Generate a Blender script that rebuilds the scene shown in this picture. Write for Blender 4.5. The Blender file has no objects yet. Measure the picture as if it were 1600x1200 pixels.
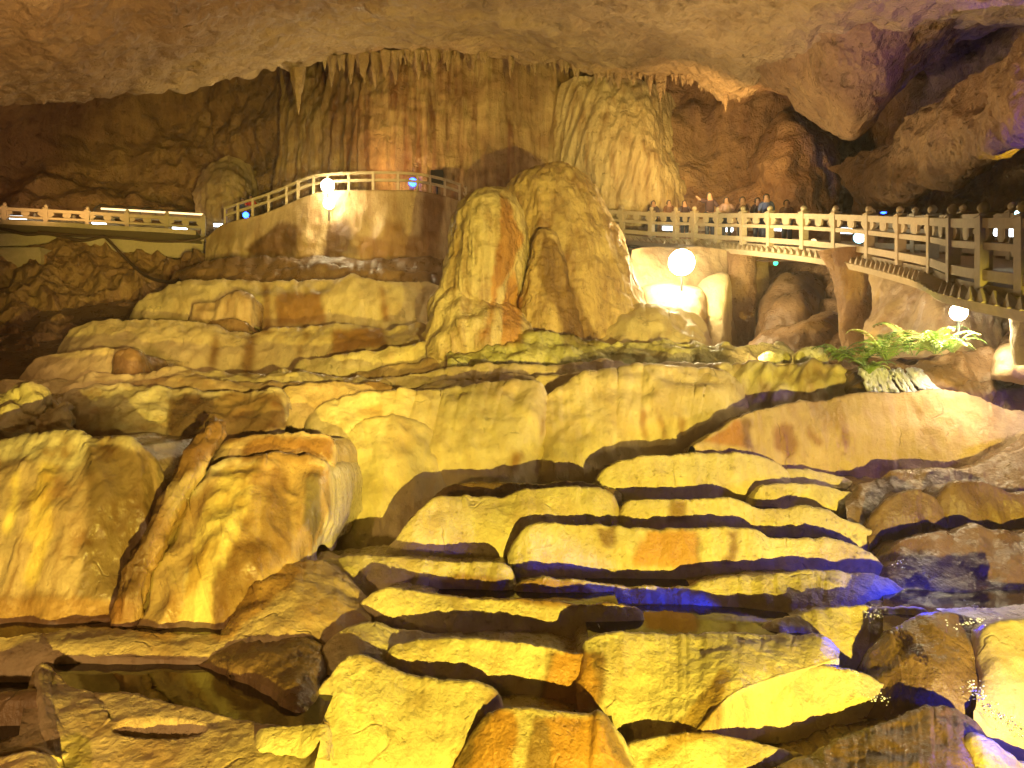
import bpy, bmesh, math, random
import numpy as np
from mathutils import Vector, Matrix
random.seed(7); rng = np.random.default_rng(7)
SC = bpy.context.scene; COL = SC.collection
CZ = 4.0                       # eye height above the lowest ground
F = 1200.0                     # focal length, pixels of a 1600-wide frame

def P(px, py, Y):              # a sight line and a distance give a place
    px = np.asarray(px, float); py = np.asarray(py, float); Y = np.asarray(Y, float)
    return np.stack([Y*(px-800)/F, Y+0*px, CZ+Y*(600-py)/F], -1)
DT = [(200,34),(300,33),(400,32),(440,29.5),(500,25.5),(540,22),(560,20),(590,17.5),(620,16),(700,14.5),(750,13.6),(800,12.4),(850,11.3),(900,10.3),(1000,8.5),(1100,7.8),(1200,7.2),(1300,6.8)]
def D(py): return np.interp(py, [a for a,b in DT], [b for a,b in DT])

# ---------------------------------------------------------------- noise
_perm = rng.permutation(512).astype(np.int64); _grad = rng.normal(size=(512,3)); _grad /= np.linalg.norm(_grad,axis=1)[:,None]
def perlin(p):
    i = np.floor(p).astype(np.int64); f = p-i; u = f*f*f*(f*(f*6-15)+10); out = 0
    for dx in (0,1):
        for dy in (0,1):
            for dz in (0,1):
                h = _perm[(_perm[(_perm[(i[...,0]+dx)&511]+i[...,1]+dy)&511]+i[...,2]+dz)&511]
                g = _grad[h]; d = f-np.array([dx,dy,dz])
                w = (u[...,0] if dx else 1-u[...,0])*(u[...,1] if dy else 1-u[...,1])*(u[...,2] if dz else 1-u[...,2])
                out = out + w*(g*d).sum(-1)
    return out*1.6
def fbm(p, o=4, g=.5):
    a=1; s=0; p=np.asarray(p,float)
    for k in range(o): s = s+a*perlin(p+k*17.3); p = p*2.03; a*=g
    return s
def ridged(p, o=3):
    a=1; s=0; p=np.asarray(p,float)
    for k in range(o): s = s+a*(1-2*np.abs(perlin(p+k*9.1))); p=p*2.1; a*=.5
    return s

# ---------------------------------------------------------------- objects
def tag(o, label=None, cat=None, group=None, kind=None):
    if label: o['label']=label
    if cat: o['category']=cat
    if group: o['group']=group
    if kind: o['kind']=kind
    return o
def link(o, parent=None):
    COL.objects.link(o)
    if parent: o.parent = parent
    return o
def empty(name, loc=(0,0,0), rz=0):
    o = bpy.data.objects.new(name, None); o.location=loc; o.rotation_euler=(0,0,rz); return link(o)
def obj(name, bm, m, parent=None, smooth=False):
    me = bpy.data.meshes.new(name); bm.to_mesh(me); bm.free(); me.materials.append(m)
    if smooth: me.polygons.foreach_set('use_smooth',[True]*len(me.polygons))
    return link(bpy.data.objects.new(name, me), parent)
def grid_mesh(name, V, m, tint=None, parent=None, closed_u=False, origin=None):
    nv,nu,_ = V.shape
    if origin is not None: V = V-np.array(origin)
    idx = np.arange(nv*nu).reshape(nv,nu)
    if closed_u: idx = np.concatenate([idx, idx[:,:1]],1)
    q = np.stack([idx[:-1,:-1],idx[1:,:-1],idx[1:,1:],idx[:-1,1:]],-1).reshape(-1,4)
    me = bpy.data.meshes.new(name)
    me.vertices.add(nv*nu); me.vertices.foreach_set('co', V.reshape(-1).astype(np.float32))
    me.loops.add(q.size); me.loops.foreach_set('vertex_index', q.reshape(-1).astype(np.int32))
    me.polygons.add(len(q)); me.polygons.foreach_set('loop_start', np.arange(0,q.size,4,dtype=np.int32))
    try: me.polygons.foreach_set('loop_total', np.full(len(q),4,dtype=np.int32))
    except Exception: pass
    me.update(calc_edges=True); me.validate()
    me.polygons.foreach_set('use_smooth',[True]*len(me.polygons))
    if tint is None: tint = np.concatenate([np.ones((nv,nu,3)),np.zeros((nv,nu,1))],-1)
    at = me.color_attributes.new('tint','FLOAT_COLOR','POINT'); at.data.foreach_set('color', tint.reshape(-1).astype(np.float32))
    me.materials.append(m)
    o = bpy.data.objects.new(name, me); link(o, parent)
    if origin is not None: o.location = origin
    return o

# ---------------------------------------------------------------- materials
def newmat(name):
    m = bpy.data.materials.new(name); m.use_nodes=True; nt=m.node_tree; nt.nodes.clear()
    out=nt.nodes.new('ShaderNodeOutputMaterial'); b=nt.nodes.new('ShaderNodeBsdfPrincipled'); nt.links.new(b.outputs[0],out.inputs[0])
    return m,nt,b
def N(nt,t,**k):
    n=nt.nodes.new(t)
    for a,v in k.items(): setattr(n,a,v)
    return n
def noise(nt, vec, scale, detail=6, rough=.55):
    n=N(nt,'ShaderNodeTexNoise'); n.inputs['Scale'].default_value=scale; n.inputs['Detail'].default_value=detail; n.inputs['Roughness'].default_value=rough
    nt.links.new(vec,n.inputs['Vector']); return n.outputs[0]
def ramp(nt, fac, a, b, ca=(0,0,0,1), cb=(1,1,1,1)):
    r=N(nt,'ShaderNodeValToRGB'); r.color_ramp.elements[0].position=a; r.color_ramp.elements[1].position=b
    r.color_ramp.elements[0].color=ca; r.color_ramp.elements[1].color=cb; nt.links.new(fac,r.inputs[0]); return r.outputs[0]
def mix(nt, fac, a, b, mode='MIX'):
    n=N(nt,'ShaderNodeMix',data_type='RGBA',blend_type=mode)
    for s,v in ((0,fac),(6,a),(7,b)):
        if isinstance(v,(int,float)): n.inputs[s].default_value=v
        elif isinstance(v,tuple): n.inputs[s].default_value=v if len(v)==4 else v+(1,)
        else: nt.links.new(v,n.inputs[s])
    return n.outputs[2]
def math_(nt, op, a, b=0, c=0):
    n=N(nt,'ShaderNodeMath',operation=op)
    for s,v in ((0,a),(1,b),(2,c)):
        if isinstance(v,(int,float)): n.inputs[s].default_value=v
        else: nt.links.new(v,n.inputs[s])
    return n.outputs[0]
def stone(name, c1, c2, cs, streak=.5, rough=(.45,.8), bump=.5, zs=.18, fine=1.0, tilt=0.0, spots=.3, bscale=1.0, ps=9.0):
    """flowstone: two body colours, mineral streaks down the face, dark pits, wet stains and painted light where the 'tint' attribute says"""
    m,nt,b = newmat(name)
    geo=N(nt,'ShaderNodeNewGeometry'); pos=geo.outputs['Position']
    mp=N(nt,'ShaderNodeMapping'); mp.inputs['Scale'].default_value=(1,1,zs); mp.inputs['Rotation'].default_value=(0,tilt,0); nt.links.new(pos,mp.inputs[0]); sv=mp.outputs[0]
    n1=noise(nt,pos,.55,3); n2=noise(nt,sv,2.2,5,.6); n3=noise(nt,sv,7,3,.6); n4=noise(nt,pos,ps,5,.68); n5=noise(nt,pos,2.4,4,.6)
    ng=noise(nt,sv,.9,5,.65); base=mix(nt, ramp(nt,n1,.38,.62), c1, c2); gr=(c1[0]*.62,c1[1]*.60,c1[2]*.66); base=mix(nt,math_(nt,'MULTIPLY',ramp(nt,ng,.5,.6),.45),base,gr)
    st=ramp(nt,n2,.47,.66); st2=ramp(nt,n3,.5,.72)
    base=mix(nt, math_(nt,'MULTIPLY',st,streak), base, cs)
    base=mix(nt, math_(nt,'MULTIPLY',st2,streak*.55), base, cs)
    pit=ramp(nt,n4,.60,.70); base=mix(nt, math_(nt,'MULTIPLY',pit,spots), base, (c1[0]*.35,c1[1]*.3,c1[2]*.25))
    pl=ramp(nt,n5,.52,.70); base=mix(nt, math_(nt,'MULTIPLY',pl,.28), base, (min(1,c2[0]*1.25),min(1,c2[1]*1.2),min(1,c2[2]*1.1)))
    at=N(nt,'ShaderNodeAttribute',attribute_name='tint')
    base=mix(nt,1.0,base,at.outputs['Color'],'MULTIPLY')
    vo=N(nt,'ShaderNodeTexVoronoi',feature='DISTANCE_TO_EDGE'); vo.inputs['Scale'].default_value=.38*bscale
    wv=N(nt,'ShaderNodeVectorMath',operation='MULTIPLY_ADD'); nc=N(nt,'ShaderNodeTexNoise'); nc.inputs['Scale'].default_value=1.5; nt.links.new(pos,nc.inputs['Vector'])
    nt.links.new(nc.outputs['Color'],wv.inputs[0]); wv.inputs[1].default_value=(1.6,1.6,1.6); nt.links.new(sv,wv.inputs[2]); nt.links.new(wv.outputs[0],vo.inputs['Vector'])
    ck=math_(nt,'MULTIPLY',ramp(nt,vo.outputs['Distance'],.0,.010,(1,1,1,1),(0,0,0,1)),ramp(nt,n5,.53,.60))
    base=mix(nt, math_(nt,'MULTIPLY',ck,.4), base, (.05,.03,.015))
    nt.links.new(base,b.inputs['Base Color'])
    wet=math_(nt,'MAXIMUM',at.outputs['Alpha'],math_(nt,'MULTIPLY',st,.75))
    r=N(nt,'ShaderNodeMapRange'); nt.links.new(wet,r.inputs[0]); r.inputs[3].default_value=rough[1]; r.inputs[4].default_value=rough[0]*.36
    rr=math_(nt,'ADD',r.outputs[0],math_(nt,'MULTIPLY',math_(nt,'SUBTRACT',n4,.5),.35)); 
    nt.links.new(rr,b.inputs['Roughness'])
    b.inputs['Specular IOR Level'].default_value=.6
    nb1=noise(nt,sv,5*bscale,4,.62); nb2=noise(nt,pos,16*bscale,5,.68); nb3=noise(nt,pos,3*bscale,3,.6)
    h=math_(nt,'ADD',math_(nt,'SUBTRACT',math_(nt,'MULTIPLY',nb1,.6),math_(nt,'ADD',math_(nt,'MULTIPLY',ck,.25),math_(nt,'MULTIPLY',pit,.18*fine))),math_(nt,'ADD',math_(nt,'MULTIPLY',nb2,.3*fine),math_(nt,'MULTIPLY',nb3,.8)))
    bp=N(nt,'ShaderNodeBump'); bp.inputs['Strength'].default_value=bump; bp.inputs['Distance'].default_value=.12/bscale; nt.links.new(h,bp.inputs['Height']); nt.links.new(bp.outputs[0],b.inputs['Normal'])
    return m
def plain(name,c,rough=.6,metal=0,bump=.15,scale=12,var=.35):
    m,nt,b=newmat(name); tc=N(nt,'ShaderNodeTexCoord'); n=noise(nt,tc.outputs['Object'],scale,6)
    base=mix(nt,n,tuple(x*(1-var) for x in c),tuple(min(1,x*(1+var)) for x in c)); nt.links.new(base,b.inputs['Base Color'])
    b.inputs['Roughness'].default_value=rough; b.inputs['Metallic'].default_value=metal
    bp=N(nt,'ShaderNodeBump'); bp.inputs['Strength'].default_value=bump; bp.inputs['Distance'].default_value=.02; nt.links.new(n,bp.inputs['Height']); nt.links.new(bp.outputs[0],b.inputs['Normal'])
    return m
def glow(name,c,s):
    m,nt,b=newmat(name); b.inputs['Base Color'].default_value=(*c,1); b.inputs['Emission Color'].default_value=(*c,1); b.inputs['Emission Strength'].default_value=s; return m
def water(name,c=(.05,.028,.012),bump=.05,rough=.03):
    m,nt,b=newmat(name); geo=N(nt,'ShaderNodeNewGeometry'); b.inputs['Base Color'].default_value=(*c,1); b.inputs['Roughness'].default_value=rough; b.inputs['IOR'].default_value=1.33
    n=noise(nt,geo.outputs['Position'],6,3); bp=N(nt,'ShaderNodeBump'); bp.inputs['Strength'].default_value=bump; bp.inputs['Distance'].default_value=.03
    nt.links.new(n,bp.inputs['Height']); nt.links.new(bp.outputs[0],b.inputs['Normal']); return m
M = dict(
 cream = stone('cream_flowstone',(.62,.50,.27),(.72,.60,.32),(.42,.27,.12),.38,bump=.45),
 smooth= stone('smooth_flowstone',(.62,.50,.27),(.72,.60,.32),(.48,.32,.14),.45,bump=.34,spots=.35,fine=.9),
 rough = stone('coarse_flowstone',(.64,.53,.27),(.72,.61,.32),(.44,.29,.13),.55,bump=.55,zs=.4,spots=.4,fine=1.5),
 tan   = stone('tan_flowstone',(.46,.33,.18),(.55,.41,.23),(.30,.16,.07),.55,bump=.5),
 wet   = stone('wet_brown_flowstone',(.20,.12,.055),(.28,.17,.08),(.10,.05,.02),.5,rough=(.3,.42),bump=.6),
 fluted= stone('fluted_flowstone',(.55,.46,.30),(.66,.57,.38),(.30,.17,.07),.75,bump=.35,zs=.035),
 wall  = stone('cave_wall_rock',(.37,.21,.10),(.45,.28,.13),(.21,.10,.045),.6,bump=1.0,zs=.3,bscale=.4,ps=2.5,fine=1.6,spots=.5),
 drape = stone('streaked_drapery_rock',(.36,.22,.10),(.52,.37,.18),(.20,.085,.03),1.0,bump=.8,zs=.04,bscale=.7,ps=4),
 ceil  = stone('ceiling_rock',(.46,.31,.15),(.56,.40,.21),(.26,.14,.07),.35,bump=.95,zs=1.0,bscale=.5,spots=.5,fine=1.8,ps=2.4),
 curtain=stone('pale_curtain_rock',(.60,.47,.24),(.68,.56,.30),(.32,.19,.07),.85,bump=.9,zs=.10,bscale=.7,ps=4,spots=.4),
 dome  = stone('dome_flowstone',(.50,.35,.16),(.62,.46,.22),(.25,.13,.05),.9,bump=.8,zs=.08,bscale=.7,ps=4,spots=.3),
 moss  = stone('mossy_rock',(.50,.48,.16),(.64,.58,.26),(.36,.33,.09),.5,bump=.8,zs=.7,fine=1.8),
 conc  = plain('concrete',(.45,.36,.22),.75,bump=.3,scale=5,var=.25),
 rail  = plain('carved_stone_railing',(.52,.42,.27),.7,bump=.25,scale=9,var=.22),
 pipe  = plain('painted_pipe',(.62,.55,.42),.4), cable=plain('brown_cable',(.10,.06,.035),.6), black=plain('black_casing',(.02,.02,.02),.5),
 metal = plain('grey_metal',(.30,.29,.27),.4,.6), skin=plain('skin',(.45,.26,.17),.6), hair=plain('dark_hair',(.02,.015,.012),.6),
 fern=plain('fern_green',(.22,.36,.06),.5,bump=.1), fern_dark=plain('fern_dark_green',(.09,.17,.03),.5,bump=.1), fern_pale=plain('fern_pale_green',(.50,.56,.20),.5,bump=.1), fern_dry=plain('fern_dry',(.34,.25,.09),.7,bump=.1), foam=plain('white_water',(.85,.86,.88),.35,bump=.6,scale=20,var=.1),
 water = water('dark_water'), flow=water('running_water',(.05,.035,.02),.6,.08),
 lamp  = glow('lamp_glow',(1,.84,.50),120), tube=glow('white_tube_glow',(.85,.95,1),9), blue=glow('blue_lamp_glow',(.02,.08,1),14), cyan=glow('cold_lamp_glow',(.4,.85,1),10), green=glow('green_lamp_glow',(.05,.8,.45),3), warmline=glow('warm_strip_glow',(1,.72,.35),2.2),
 panel = plain('brown_glazing',(.30,.22,.14),.25,bump=.05),
)

# ---------------------------------------------------------------- surfaces
def cr(pts, n, arc=True):
    """Catmull-Rom through pts (k x d) to n samples"""
    p=np.asarray(pts,float); k=len(p)
    if k==2: t=np.linspace(0,1,n)[:,None]; return p[0]*(1-t)+p[1]*t
    q=np.vstack([2*p[0]-p[1],p,2*p[-1]-p[-2]])
    seg=np.linalg.norm(np.diff(p[:,:2],axis=0),axis=1)+1e-6; cum=np.r_[0,np.cumsum(seg)]; s=np.linspace(0,cum[-1],n) if arc else np.linspace(0,k-1,n)
    i=np.clip(np.searchsorted(cum,s,side='right')-1,0,k-2) if arc else np.clip(s.astype(int),0,k-2)
    t=((s-cum[i])/seg[i] if arc else s-i)[:,None]
    a,b,c,d=q[i],q[i+1],q[i+2],q[i+3]
    return .5*((2*b)+(c-a)*t+(2*a-5*b+4*c-d)*t**2+(3*b-a-3*c+d)*t**3)
def loft(rows, counts):
    """rows: list of (nu,3); counts: samples per gap; smooth through rows"""
    R=np.array(rows); k=len(R); out=[]
    Q=np.concatenate([[2*R[0]-R[1]],R,[2*R[-1]-R[-2]]])
    for j in range(k-1):
        a,b,c,d=Q[j],Q[j+1],Q[j+2],Q[j+3]
        L=np.linalg.norm
        for s in range(counts[j]):
            t=s/counts[j]
            # damped tangents keep short gaps from overshooting
            m=np.linalg.norm(c-b,axis=1,keepdims=True)+1e-6
            t1=(c-a)*.5; t2=(d-b)*.5
            l1=np.linalg.norm(t1,axis=1,keepdims=True)+1e-6; l2=np.linalg.norm(t2,axis=1,keepdims=True)+1e-6
            t1=t1*np.minimum(1,m/l1); t2=t2*np.minimum(1,m/l2)
            h=(2*t**3-3*t**2+1)*b+(t**3-2*t**2+t)*t1+(-2*t**3+3*t**2)*c+(t**3-t**2)*t2
            out.append(h)
    out.append(R[-1]); return np.array(out)
def normals(V):
    du=np.gradient(V,axis=1); dv=np.gradient(V,axis=0); n=np.cross(du,dv); n/=np.linalg.norm(n,axis=-1,keepdims=True)+1e-9
    return n
def inpoly(x,y,poly):
    ins=np.zeros(x.shape,bool); n=len(poly)
    for i in range(n):
        x1,y1=poly[i]; x2,y2=poly[(i+1)%n]
        c=((y1>y)!=(y2>y)); ins^=c&(x<(x2-x1)*(y-y1)/((y2-y1) if y2!=y1 else 1e-9)+x1)
    return ins
def screen(V):
    Y=np.maximum(V[...,1],.1); return 800+F*V[...,0]/Y, 600-F*(V[...,2]-CZ)/Y
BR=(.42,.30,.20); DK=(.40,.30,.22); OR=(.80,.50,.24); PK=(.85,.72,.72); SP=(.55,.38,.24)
STAINS_AND_LIGHT=[ # wet or coloured patches, some painted light and shade: outline on its rock, tint, wetness
 ([(-270,722),(15,715),(60,722),(120,735),(160,700),(262,700),(262,985),(-270,985)],(.78,.66,.62),.3),  # grey tint paints the left curtain as shaded from the yellow flood
 ([(20,745),(32,735),(25,800),(15,840),(8,830)],(1.25,1.15,.6),0),([(62,722),(88,735),(80,790),(60,850),(42,840),(48,780)],(1.25,1.15,.6),0),([(70,800),(80,810),(72,870),(55,920),(38,905),(40,880)],(1.25,1.15,.6),0),([(158,705),(175,712),(168,770),(160,765)],(1.1,.95,.5),.2),  # painted streaks of yellow lamp light on the left curtain
 ([(215,1000),(225,900),(275,800),(345,735),(372,722),(350,760),(312,830),(290,900),(275,1000)],(.80,.66,.50),.7),([(398,724),(470,720),(515,730),(515,800),(470,900),(360,1000),(325,1000),(345,900),(380,800)],(.74,.58,.40),.8),([(350,735),(400,724),(385,800),(352,900),(325,990),(276,990),(292,900),(312,810)],(1.15,1.08,.62),.1),  # painted light: dull wet sides, one stripe tinted as lit by the yellow flood

 ([(1008,828),(1090,828),(1095,888),(985,885)],OR,.5),([(1090,828),(1096,845),(1098,888),(1092,888)],BR,.4),  # orange patch is a painted shadow, yellow lamp blocked and warm light left
 ([(1140,830),(1158,832),(1150,860),(1145,880),(1130,880),(1138,850)],BR,.4),([(930,822),(965,822),(962,850),(950,858),(938,845)],BR,.5),([(1048,782),(1072,782),(1070,815),(1040,815)],BR,.3),
 ([(872,1018),(928,1020),(930,1050),(935,1085),(930,1112),(845,1100),(855,1060)],OR,.6),([(928,1018),(940,1020),(948,1060),(945,1085),(935,1110),(928,1112),(932,1075)],BR,.5),([(862,1020),(874,1018),(858,1065),(845,1100),(838,1098),(850,1060)],BR,.5),
 ([(855,1120),(930,1118),(950,1130),(980,1210),(860,1210)],OR,.6),([(838,1116),(858,1120),(862,1210),(820,1210),(828,1160)],BR,.5),([(730,1160),(770,1105),(800,1110),(806,1140),(802,1210),(700,1210)],OR,.6),
 ([(715,1200),(740,1130),(770,1082),(778,1085),(782,1100),(745,1150),(728,1210)],BR,.5),
 ([(930,1115),(945,1112),(965,1150),(990,1200),(975,1205),(950,1160)],BR,.5),
 ([(1060,1120),(1105,1080),(1130,1040),(1140,1050),(1130,1090),(1128,1150),(1060,1170),(990,1210),(1030,1170)],(.62,.48,.28),.5),
 ([(405,440),(420,445),(425,520),(405,520)],BR,.2),([(430,458),(505,455),(508,510),(430,512)],(.5,.33,.2),.2),([(520,515),(600,512),(612,540),(560,548),(515,555)],(.50,.32,.20),.3),
 ([(330,520),(345,522),(340,570),(325,570)],BR,.2),([(383,525),(402,525),(395,590),(380,590)],BR,.2),([(475,518),(485,520),(470,560),(462,560)],BR,.2),([(590,450),(600,448),(612,500),(595,505)],SP,.2),
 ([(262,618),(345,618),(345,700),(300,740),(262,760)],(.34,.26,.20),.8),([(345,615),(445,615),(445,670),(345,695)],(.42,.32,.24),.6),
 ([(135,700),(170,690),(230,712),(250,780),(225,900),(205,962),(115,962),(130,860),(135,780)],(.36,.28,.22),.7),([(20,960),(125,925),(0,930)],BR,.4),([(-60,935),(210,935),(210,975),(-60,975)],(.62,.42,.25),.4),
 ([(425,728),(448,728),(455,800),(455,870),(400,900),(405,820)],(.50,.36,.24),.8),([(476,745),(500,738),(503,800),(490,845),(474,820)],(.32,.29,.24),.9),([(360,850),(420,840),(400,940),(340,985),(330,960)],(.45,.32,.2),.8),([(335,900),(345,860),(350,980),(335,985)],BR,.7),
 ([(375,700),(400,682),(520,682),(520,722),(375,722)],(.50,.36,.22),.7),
 ([(998,628),(1012,650),(1012,695),(1004,690),(1000,655)],SP,.2),([(1022,630),(1035,655),(1048,690),(1036,685),(1024,655)],SP,.2),([(846,650),(852,662),(856,685),(847,682)],SP,.2),([(1060,645),(1072,660),(1072,690),(1062,670)],SP,.2),([(800,705),(818,710),(810,740),(798,745)],SP,.2),
 ([(1205,665),(1240,662),(1248,700),(1235,722),(1212,700)],SP,.3),([(1262,665),(1290,690),(1288,698),(1255,680)],SP,.3),([(1310,655),(1330,680),(1325,700),(1312,690)],SP,.3),([(1428,632),(1440,640),(1440,655),(1455,680),(1470,712),(1462,712),(1445,670)],SP,.3),
 ([(1120,672),(1150,655),(1165,665),(1168,700),(1135,695),(1100,690)],OR,.2),([(1160,650),(1172,655),(1175,705),(1165,700)],BR,.2),
 ([(385,560),(395,570),(395,590),(380,592)],BR,0),([(800,905),(800,940),(700,930),(690,905),(720,895)],(.5,.36,.25),.4),([(805,905),(890,905),(985,945),(860,950),(805,940)],(.55,.38,.24),.4),
 ([(835,430),(850,360),(880,400),(905,470),(945,540),(880,545),(870,480)],(.45,.36,.26),.3),([(790,460),(800,420),(815,470),(812,540),(780,540)],(.85,.55,.30),.1),([(780,300),(800,330),(815,370),(800,420),(780,450),(770,500),(750,540),(780,380)],(.78,.50,.28),.1),
 ([(560,640),(600,630),(600,650),(560,655)],(.9,.8,.65),0),([(440,345),(470,350),(460,400),(400,400),(380,390),(420,360)],(.34,.25,.18),.5),([(515,345),(545,340),(560,400),(500,405)],(.3,.22,.16),.5),([(665,300),(695,305),(690,405),(655,400)],(.45,.30,.18),.4),([(600,340),(630,350),(635,405),(595,405)],(.55,.4,.25),.3),([(560,370),(690,370),(690,405),(560,405)],(.6,.45,.3),.3),
]
def tints(V, wetrow=None):
    px,py=screen(V); nv,nu=px.shape
    q=np.stack([px*.06,py*.02,0*px],-1); qx=px+7*perlin(q)+3.5*perlin(q*4.1)+2*perlin(q*11.3); qy=py+5*perlin(q+31)+3*perlin(q*4.3+7)
    T=np.ones((nv,nu,4)); T[...,3]=0
    for poly,c,w in STAINS_AND_LIGHT:
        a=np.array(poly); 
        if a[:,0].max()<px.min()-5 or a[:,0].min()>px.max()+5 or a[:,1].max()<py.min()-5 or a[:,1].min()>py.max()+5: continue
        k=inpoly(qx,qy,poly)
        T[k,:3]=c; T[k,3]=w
    if wetrow is not None: T[...,3]=np.maximum(T[...,3],wetrow)
    # soften the outline by one ring
    for _ in range(3):
        S=T.copy(); S[1:-1,1:-1]=(T[1:-1,1:-1]*2+T[:-2,1:-1]+T[2:,1:-1]+T[1:-1,:-2]+T[1:-1,2:])/6; T=S
    return T
def displace(V, amp=.08, freq=1.0, flute=.05, ff=2.0, fine=.015, zf=.25, seed=0.0, tilt=0.0):
    n=-normals(V)
    # normals towards the viewer's side
    p=V+seed
    s=fbm(p*freq,3)*amp
    q=p.copy(); q[...,0]=q[...,0]+q[...,2]*tilt; q=q*np.array([ff,ff,ff*zf]); s=s+ridged(q,2)*flute*.5
    s=s+fbm(p*freq*6,3)*fine+(ridged(p*freq*3,3)-.3)*fine*1.2
    return V+n*s[...,None]
def rim_pool(t3,pl):
    u0,u1,g=pl; n=len(t3); s=t3[int(u0*n):max(int(u1*n),int(u0*n)+3):4]; z=s[:,2].min()-.045
    f=s+np.array([0,.07,0]); b=s+np.array([0,g,0]); bm=bmesh.new()
    A=[bm.verts.new((p[0],p[1],z)) for p in f]; B_=[bm.verts.new((p[0]*(1+g/p[1]*.3),p[1],z)) for p in b]
    for i in range(len(A)-1): bm.faces.new((A[i],A[i+1],B_[i+1],B_[i]))
    o=obj('pool_water_or_hole_shade',bm,M['water']); tag(o,kind='structure')
def ledge(name,T,B,m='cream',yT=None,yB=None,bulge=.12,back=1.5,amp=.03,flute=.03,fine=.005,lip=.05,step=3.4,drop=.6,freq=1.0,zf=.25,wetback=.8,label=None,cat=None,group=None,kind='structure',profile=None,dip=.12,tilt=0.0,ff=2.0,parent=None,pool=None,pits=()):
    T=np.array(T,float); B=np.array(B,float)
    L=np.abs(np.diff(T,axis=0)).sum(); nu=int(max(24,L/step))
    t=cr(T,nu); b=cr(B,nu)
    rw=np.stack([t[:,0]*.05,0*t[:,0]+len(name)+T[0,1]*.1,0*t[:,0]],-1)
    t[:,1]+=2.6*perlin(rw)+1.5*perlin(rw*3.7)+.8*perlin(rw*9.1); bulge=bulge*.5 
    def dep(y,arr,k):
        if y is None: return D(arr[:,1])*k
        if isinstance(y,tuple): return (CZ-y[0])*F/(arr[:,1]-600)
        if np.isscalar(y): return np.full(nu,float(y))
        return np.interp(np.linspace(0,1,nu),np.linspace(0,1,len(y)),y)
    YT=dep(yT,t,.985); YB=np.minimum(dep(yB,b,1.03),YT-.02) if yB is None else dep(yB,b,1)
    t3=P(t[:,0],t[:,1],YT); b3=P(b[:,0],b[:,1],YB)
    h=np.linalg.norm(t3-b3,axis=1)[:,None]; up=np.array([0,0,1.]); bk=np.array([0,1.,0])
    sc=YT.mean()/10
    b1=min(.30,back*.6); b2=min(.12,back*.3); rows=[t3+bk*back*sc-up*(dip+.05), t3+bk*b1*sc-up*(dip+.02), t3+bk*(b2*sc)-up*dip*.2]
    rows.append(t3+bk*.012*sc+up*0.0)
    for f in (.03,.35,.65,.95):
        rows.append(t3*(1-f)+b3*f-bk*bulge*h*math.sin(math.pi*f)+up*.04*h*math.sin(math.pi*f))
    rows.append(b3); rows.append(b3-up*drop*sc-bk*.02)
    hp=max(10,np.abs(t[:,1]-b[:,1]).max()); nf=int(max(2,hp/step/4))
    cnt=[6,4,3,2,nf+2,nf+2,nf+2,nf,4]
    V=loft(rows,cnt); V=displace(V,amp*sc,freq/sc**.5,flute*sc,ff/sc**.5,fine*sc,zf,tilt=tilt)
    for (qx,qy,rx,ry,dd) in pits:
        sx,sy=screen(V); g=np.clip(1-((sx-qx+3*perlin(V*4))/rx)**2-((sy-qy)/ry)**2,0,1); V[...,2]-=dd*g**.5
    wr=np.zeros(V.shape[:2]); wr[:13]=wetback
    if pool: rim_pool(t3,pool)
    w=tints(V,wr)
    org=V.reshape(-1,3).mean(0); org[2]=V[...,2].min()
    o=grid_mesh(name,V,M[m] if isinstance(m,str) else m,w,parent,origin=org if parent is None else None)
    if parent is None: tag(o,label,cat,group,kind if label is None else None)
    return o
def patch(name,ctrl,m,nu,nv,amp=.3,freq=.3,flute=.2,ff=.8,fine=.05,zf=.2,label=None,cat=None,group=None,kind='structure',tilt=0.0,tint=True,extra=None):
    C=[P(*np.array(r,float).T) for r in ctrl]
    rows=[cr(np.array(r),nu,arc=False) for r in C]
    V=loft(rows,[max(1,nv//(len(rows)-1))]*(len(rows)-1)); V=displace(V,amp,freq,flute,ff,fine,zf,tilt=tilt)
    if extra is not None: V=extra(V)
    org=V.reshape(-1,3).mean(0)
    o=grid_mesh(name,V,M[m],tints(V),origin=org); tag(o,label,cat,group,kind if label is None else None); return o

# ================================================================ CAVE SHELL
def wx(Y, rows): return rows
# back wall: columns left to right, rows top to bottom
cols=[-420,-200,0,150,300,400,500,620,740,860,980,1100,1220,1340,1440,1540,1700,1950]
def wallrow(py,Ys): return [(x,py,y) for x,y in zip(cols,Ys)]
patch('cave_wall',[
 wallrow(-40,[30,34,40,44,47,45,41,39,38,37,37,37,36,34,31,27,22,17]),
 wallrow(90, [30,34,40,44,47,45,41,39,38,37,37,37,36,35,31,27,22,17]),
 wallrow(200,[31,35,41,45,48,45,40,38,37,37,37,36,35,38,30,26,22,17]),
 wallrow(290,[31,35,41,44,46,44,40,38,37,37,36,35,34,38,29,25,21,17]),
 wallrow(380,[31,34,38,39,40,40,39,38,37,36,34,33,31,30,26,22,19,16]),
 wallrow(480,[29,32,35,37,38,38,38,36,34,32,31,31,29,25,22,19,17,14]),
 wallrow(600,[24,26,28,32,36,36,34,30,27,25,25,26,24,20,18,16,14,12]),
],'wall',520,240,amp=1.1,freq=.22,flute=.55,ff=.5,fine=.10,zf=.25,label=None)
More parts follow.
